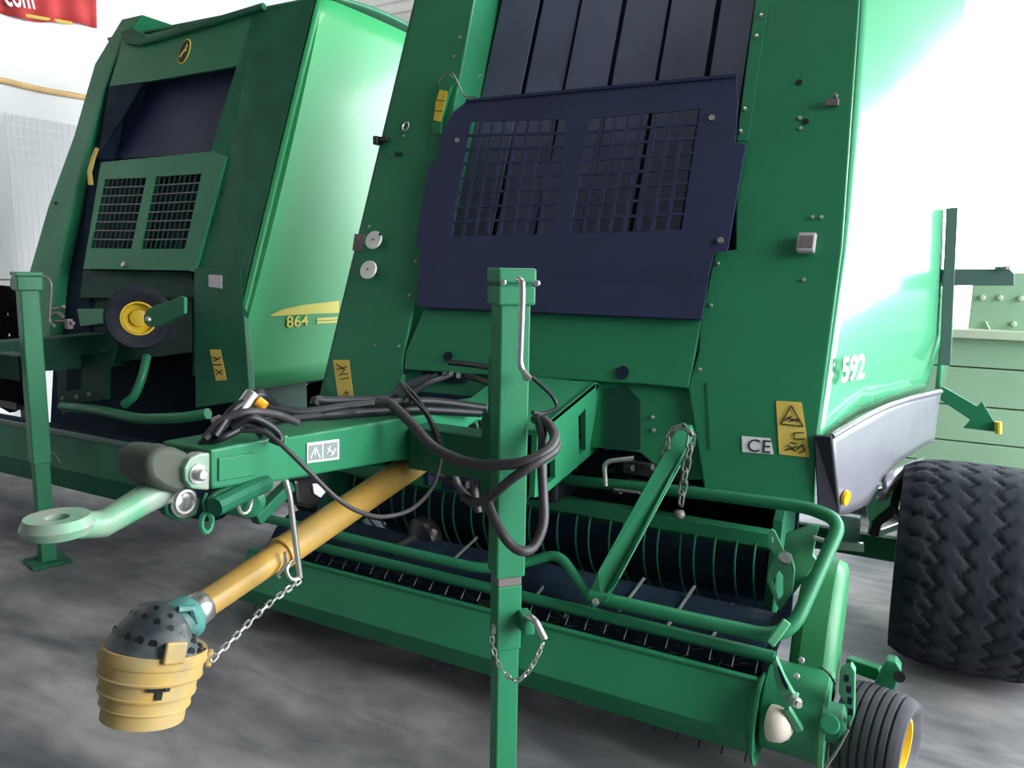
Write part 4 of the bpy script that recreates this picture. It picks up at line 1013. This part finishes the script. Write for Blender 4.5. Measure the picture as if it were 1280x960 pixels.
MB().prism([V((-4.14, 1.0, .92)), V((-4.14, 2.9, .85)), V((-4.14, 2.9, 1.05)), V((-4.14, 1.0, 1.02))], (-.14, 0, 0)).build('drawbar', 'deep_green', Bq, bevel=.006)
for x in (-4.75, -3.35):
    w = tyre(.37, .36, .25, (x, 3.9, .372), 'flotation', 100, 36).build('main_wheel', 'rubber', Bq, smooth=50); rim(.25, .30, (x, 3.9, .372)).build('wheel_rim', 'yellow', w, smooth=40)
MB().cyl((-4.7, 3.9, .38), (-3.4, 3.9, .38), .05, 14).build('axle', 'green_dark', Bq)

# ------------------------------------------------------------------ dark machine at the left edge
Cq = empty('dark_machine', (-5.75, 3.1, 0), 'black perforated machine cut off by the left edge, behind the grey-green jack', 'machine')  # machine of no known type, built as a dark perforated mass
def E_(u, v, y=3.0): return P(u, v, y=y)
hl = []
for (u, v, a, b) in ((6, 393, 4.5, 5), (16, 388, 3.5, 4.5), (15, 399, 4, 3), (8, 419, 5, 3.5), (21, 364, 2, 2.2), (20, 379, 1.6, 3), (-14, 405, 5, 5), (-24, 385, 4, 6), (5, 405, 2, 2)):
    hl.append([E_(u + a * math.cos(t), v + b * math.sin(t)) for t in [2 * PI * i / 9 for i in range(9)]])
MB().sheet([E_(*p) for p in ((-60, 352), (10, 358), (17, 360), (30, 360), (30, 430), (30, 505), (12, 516), (-2, 508), (-60, 508))], hl, (0, .04, 0)).build('perforated_plate', 'pitch', Cq)
mb = MB().tube([E_(-60, 350), E_(17, 349.5)], .006, 6); mb.tube([E_(14, 349.5), E_(14, 360)], .006, 6); mb.build('hand_rail', 'lamp_grey', Cq)
fl = E_(0, 520); 
MB().bar((-6.1, 3.05, .46), (-5.45, 3.0, .46), .06, .05).build('lower_bar', 'black', Cq)
for x in (-6.05, -5.5): MB().bar((x, 3.06, .0), (x, 3.06, .5), .05, .05, (0, 1, 0)).build('leg', 'black', Cq)
for i in range(4):
    MB().lathe([(.03, -.02), (.09, -.01), (.09, .01), (.03, .02)], E_(-2 + i * 3, 440 + 14 * (i % 2), 2.96), (.2, -1, 0), 16).build('disc', 'pitch', Cq)

# ------------------------------------------------------------------ trailer behind on the right
TY = 4.95
Tq = empty('farm_trailer', (1.3, 6.0, 0), 'pale green board-sided farm trailer standing in the daylight behind the large tyre', 'trailer')
xl, xr_ = -.40, 3.2
zs = [P(1240, v, y=TY).z for v in (655, 618, 585, 556, 510, 461, 424)]
for z0, z1 in zip(zs, zs[1:]):
    MB().box(((xl + xr_) / 2, TY + .02, (z0 + z1) / 2), (xr_ - xl, .04, z1 - z0 - .008)).build('side_board', 'trailer', Tq, bevel=.003)
z0 = zs[-1]; zr = P(1240, 417, y=TY).z
MB().box(((xl + xr_) / 2, TY, (z0 + zr) / 2 + .01), (xr_ - xl, .10, .05)).build('top_rail', 'rail', Tq, bevel=.006)
px0 = P(1213, 385, y=TY + .1).x; zp = P(1250, 343, y=TY + .1).z
up = MB().box(((px0 + xr_) / 2, TY + .10, (zr + zp) / 2 + .01), (xr_ - px0, .04, zp - zr)).build('upper_panel', 'trailer', Tq, bevel=.004)
for u, v in ((1228, 372), (1250, 372), (1276, 373), (1267, 405)): bolt_at(P(u, v, y=TY + .079), (0, -1, 0), .016, Tq, 'rail')
MB().tube([P(1232, 402, y=TY + .07), P(1237, 413, y=TY + .07)], .006, 6).build('tie_cord', 'rail', Tq)
MB().box(((xl + xr_) / 2, TY + 1.0, (zs[0] + zs[-1]) / 2), (xr_ - xl - .02, 1.9, zs[-1] - zs[0])).build('load_body', 'trailer_dark', Tq)
MB().box(((xl + xr_) / 2, TY + 1.0, zs[0] - .08), (xr_ - xl, 1.8, .16)).build('chassis', 'trailer_dark', Tq, bevel=.01)
for x in (.3, 2.4):
    for yy in (TY + .25, TY + 1.75):
        w = MB().lathe([(.12, -.09), (zs[0] * .52, -.09), (zs[0] * .55, -.05), (zs[0] * .55, .05), (zs[0] * .52, .09), (.12, .09)], (x, yy, zs[0] * .55), (0, 1, 0), 28).build('wheel', 'rubber', Tq, smooth=40)
MB().box((xl + .4, TY + .6, .12), (.7, .9, .24)).build('support_skid', 'trailer_dark', Tq, bevel=.01)

# ------------------------------------------------------------------ things on the left wall
def W(u, v, dx=.02): return P(u, v, x=WX + dx)
# banner with folds, hung on the wall
n = 40; rows = []
b0 = W(-70, 5); b1 = W(121, 37)
for j in range(9):
    t = j / 8; row = []
    for i in range(n + 1):
        q = i / n; p = b0.lerp(b1, q); zt_ = 4.25
        z = p.z + .02 * math.sin(q * 9) + (zt_ - p.z) * t
        row.append(V((WX + .030 + .022 * math.sin(q * 31 + t * 3) * (1 - t * .6), p.y, z)))
    rows.append(row)
bn = tag(MB().grid(rows).build('banner', 'red', None, smooth=80, solid=.004), 'red cloth banner with white lettering hanging high on the left wall', 'banner')
lt = W(7, 6.5, .058); le = W(56, 12, .058)
OFF[bn.name] = V((0, 0, 0))
text('com', .23, lt, le - lt, (0, 0, 1), 'sticker_white', bn, 'lettering', .001, .004, 1.0, 'LEFT', .56)
for q_ in (.05, .5, .97):
    p_ = b0.lerp(b1, q_); MB().cyl((WX + .0005, p_.y, 4.2), (WX + .05, p_.y, 4.2), .012, 10).build('wall_hook', 'steel', bn)
yb0, yb1 = b0.lerp(b1, .48), b0.lerp(b1, .80)
MB().tube([yb0 + V((.02, 0, .012)), yb1 + V((.02, 0, .012))], .014, 6).build('yellow_hem', 'sticker', bn)
st_ = MB().tube(smooth_path([W(-60, 90), W(0, 100), W(30, 107), W(62, 114), W(104, 121), W(150, 130)]), .022, 8).build('strap', 'orange', None, smooth=60)
tag(st_, 'pale orange strap stretched along the white left wall below the banner', 'strap')
# wire mesh panel leaning on the wall
mb = MB(); ya0 = P(12, 200, x=WX + .05).y; ya1 = P(118, 200, x=WX + .05).y
for i in range(15):
    y = ya0 + (ya1 - ya0) * i / 14; mb.bar((WX + .05, y, .0), (WX + .05, y, 2.55), .007, .007, (0, 1, 0))
for j in range(28):
    z = .38 + 2.16 * j / 27; mb.bar((WX + .058, ya0, z), (WX + .058, ya1, z), .006, .006)
tag(mb.build('mesh_panel', 'wire'), 'pale welded wire mesh panel standing against the white left wall', 'mesh panel')

# ------------------------------------------------------------------ light
w = bpy.data.worlds.new('sky'); scene.world = w; w.use_nodes = True
bg = w.node_tree.nodes['Background']; bg.inputs['Color'].default_value = (.80, .93, 1.0, 1); bg.inputs['Strength'].default_value = 7.0
def area(name, loc, size, size_y, energy, rot, color=(1, 1, 1)):
    l = bpy.data.lights.new(name, 'AREA'); l.shape = 'RECTANGLE'; l.size = size; l.size_y = size_y; l.energy = energy; l.color = color
    o = bpy.data.objects.new(name, l); COL.objects.link(o); o.location = loc; o.rotation_euler = rot; return o
sun = bpy.data.lights.new('daylight', 'SUN'); sun.energy = 6.5; sun.angle = math.radians(50); sun.color = (1, .98, .95)
so_ = bpy.data.objects.new('daylight', sun); COL.objects.link(so_)
dirl = V((-1, -.0, -.42)).normalized()
so_.rotation_euler = dirl.to_track_quat('-Z', 'Y').to_euler()
area('flank_fill', (-1.55, 3.9, 4.25), 1.0, 2.4, 110, V((-.75, -.15, -1)).to_track_quat('-Z', 'Y').to_euler(), (.97, 1, .98))  # added fill light, brightens the second baler's flank
sun2 = bpy.data.lights.new('rear_daylight', 'SUN'); sun2.energy = 8.0; sun2.angle = math.radians(40); sun2.color = (.95, .98, 1)
so2 = bpy.data.objects.new('rear_daylight', sun2); COL.objects.link(so2)
so2.rotation_euler = V((-.45, -1, -.42)).normalized().to_track_quat('-Z', 'Y').to_euler()
scene.view_settings.view_transform = 'Standard'
scene.view_settings.look = 'None'
scene.view_settings.exposure = 0.0
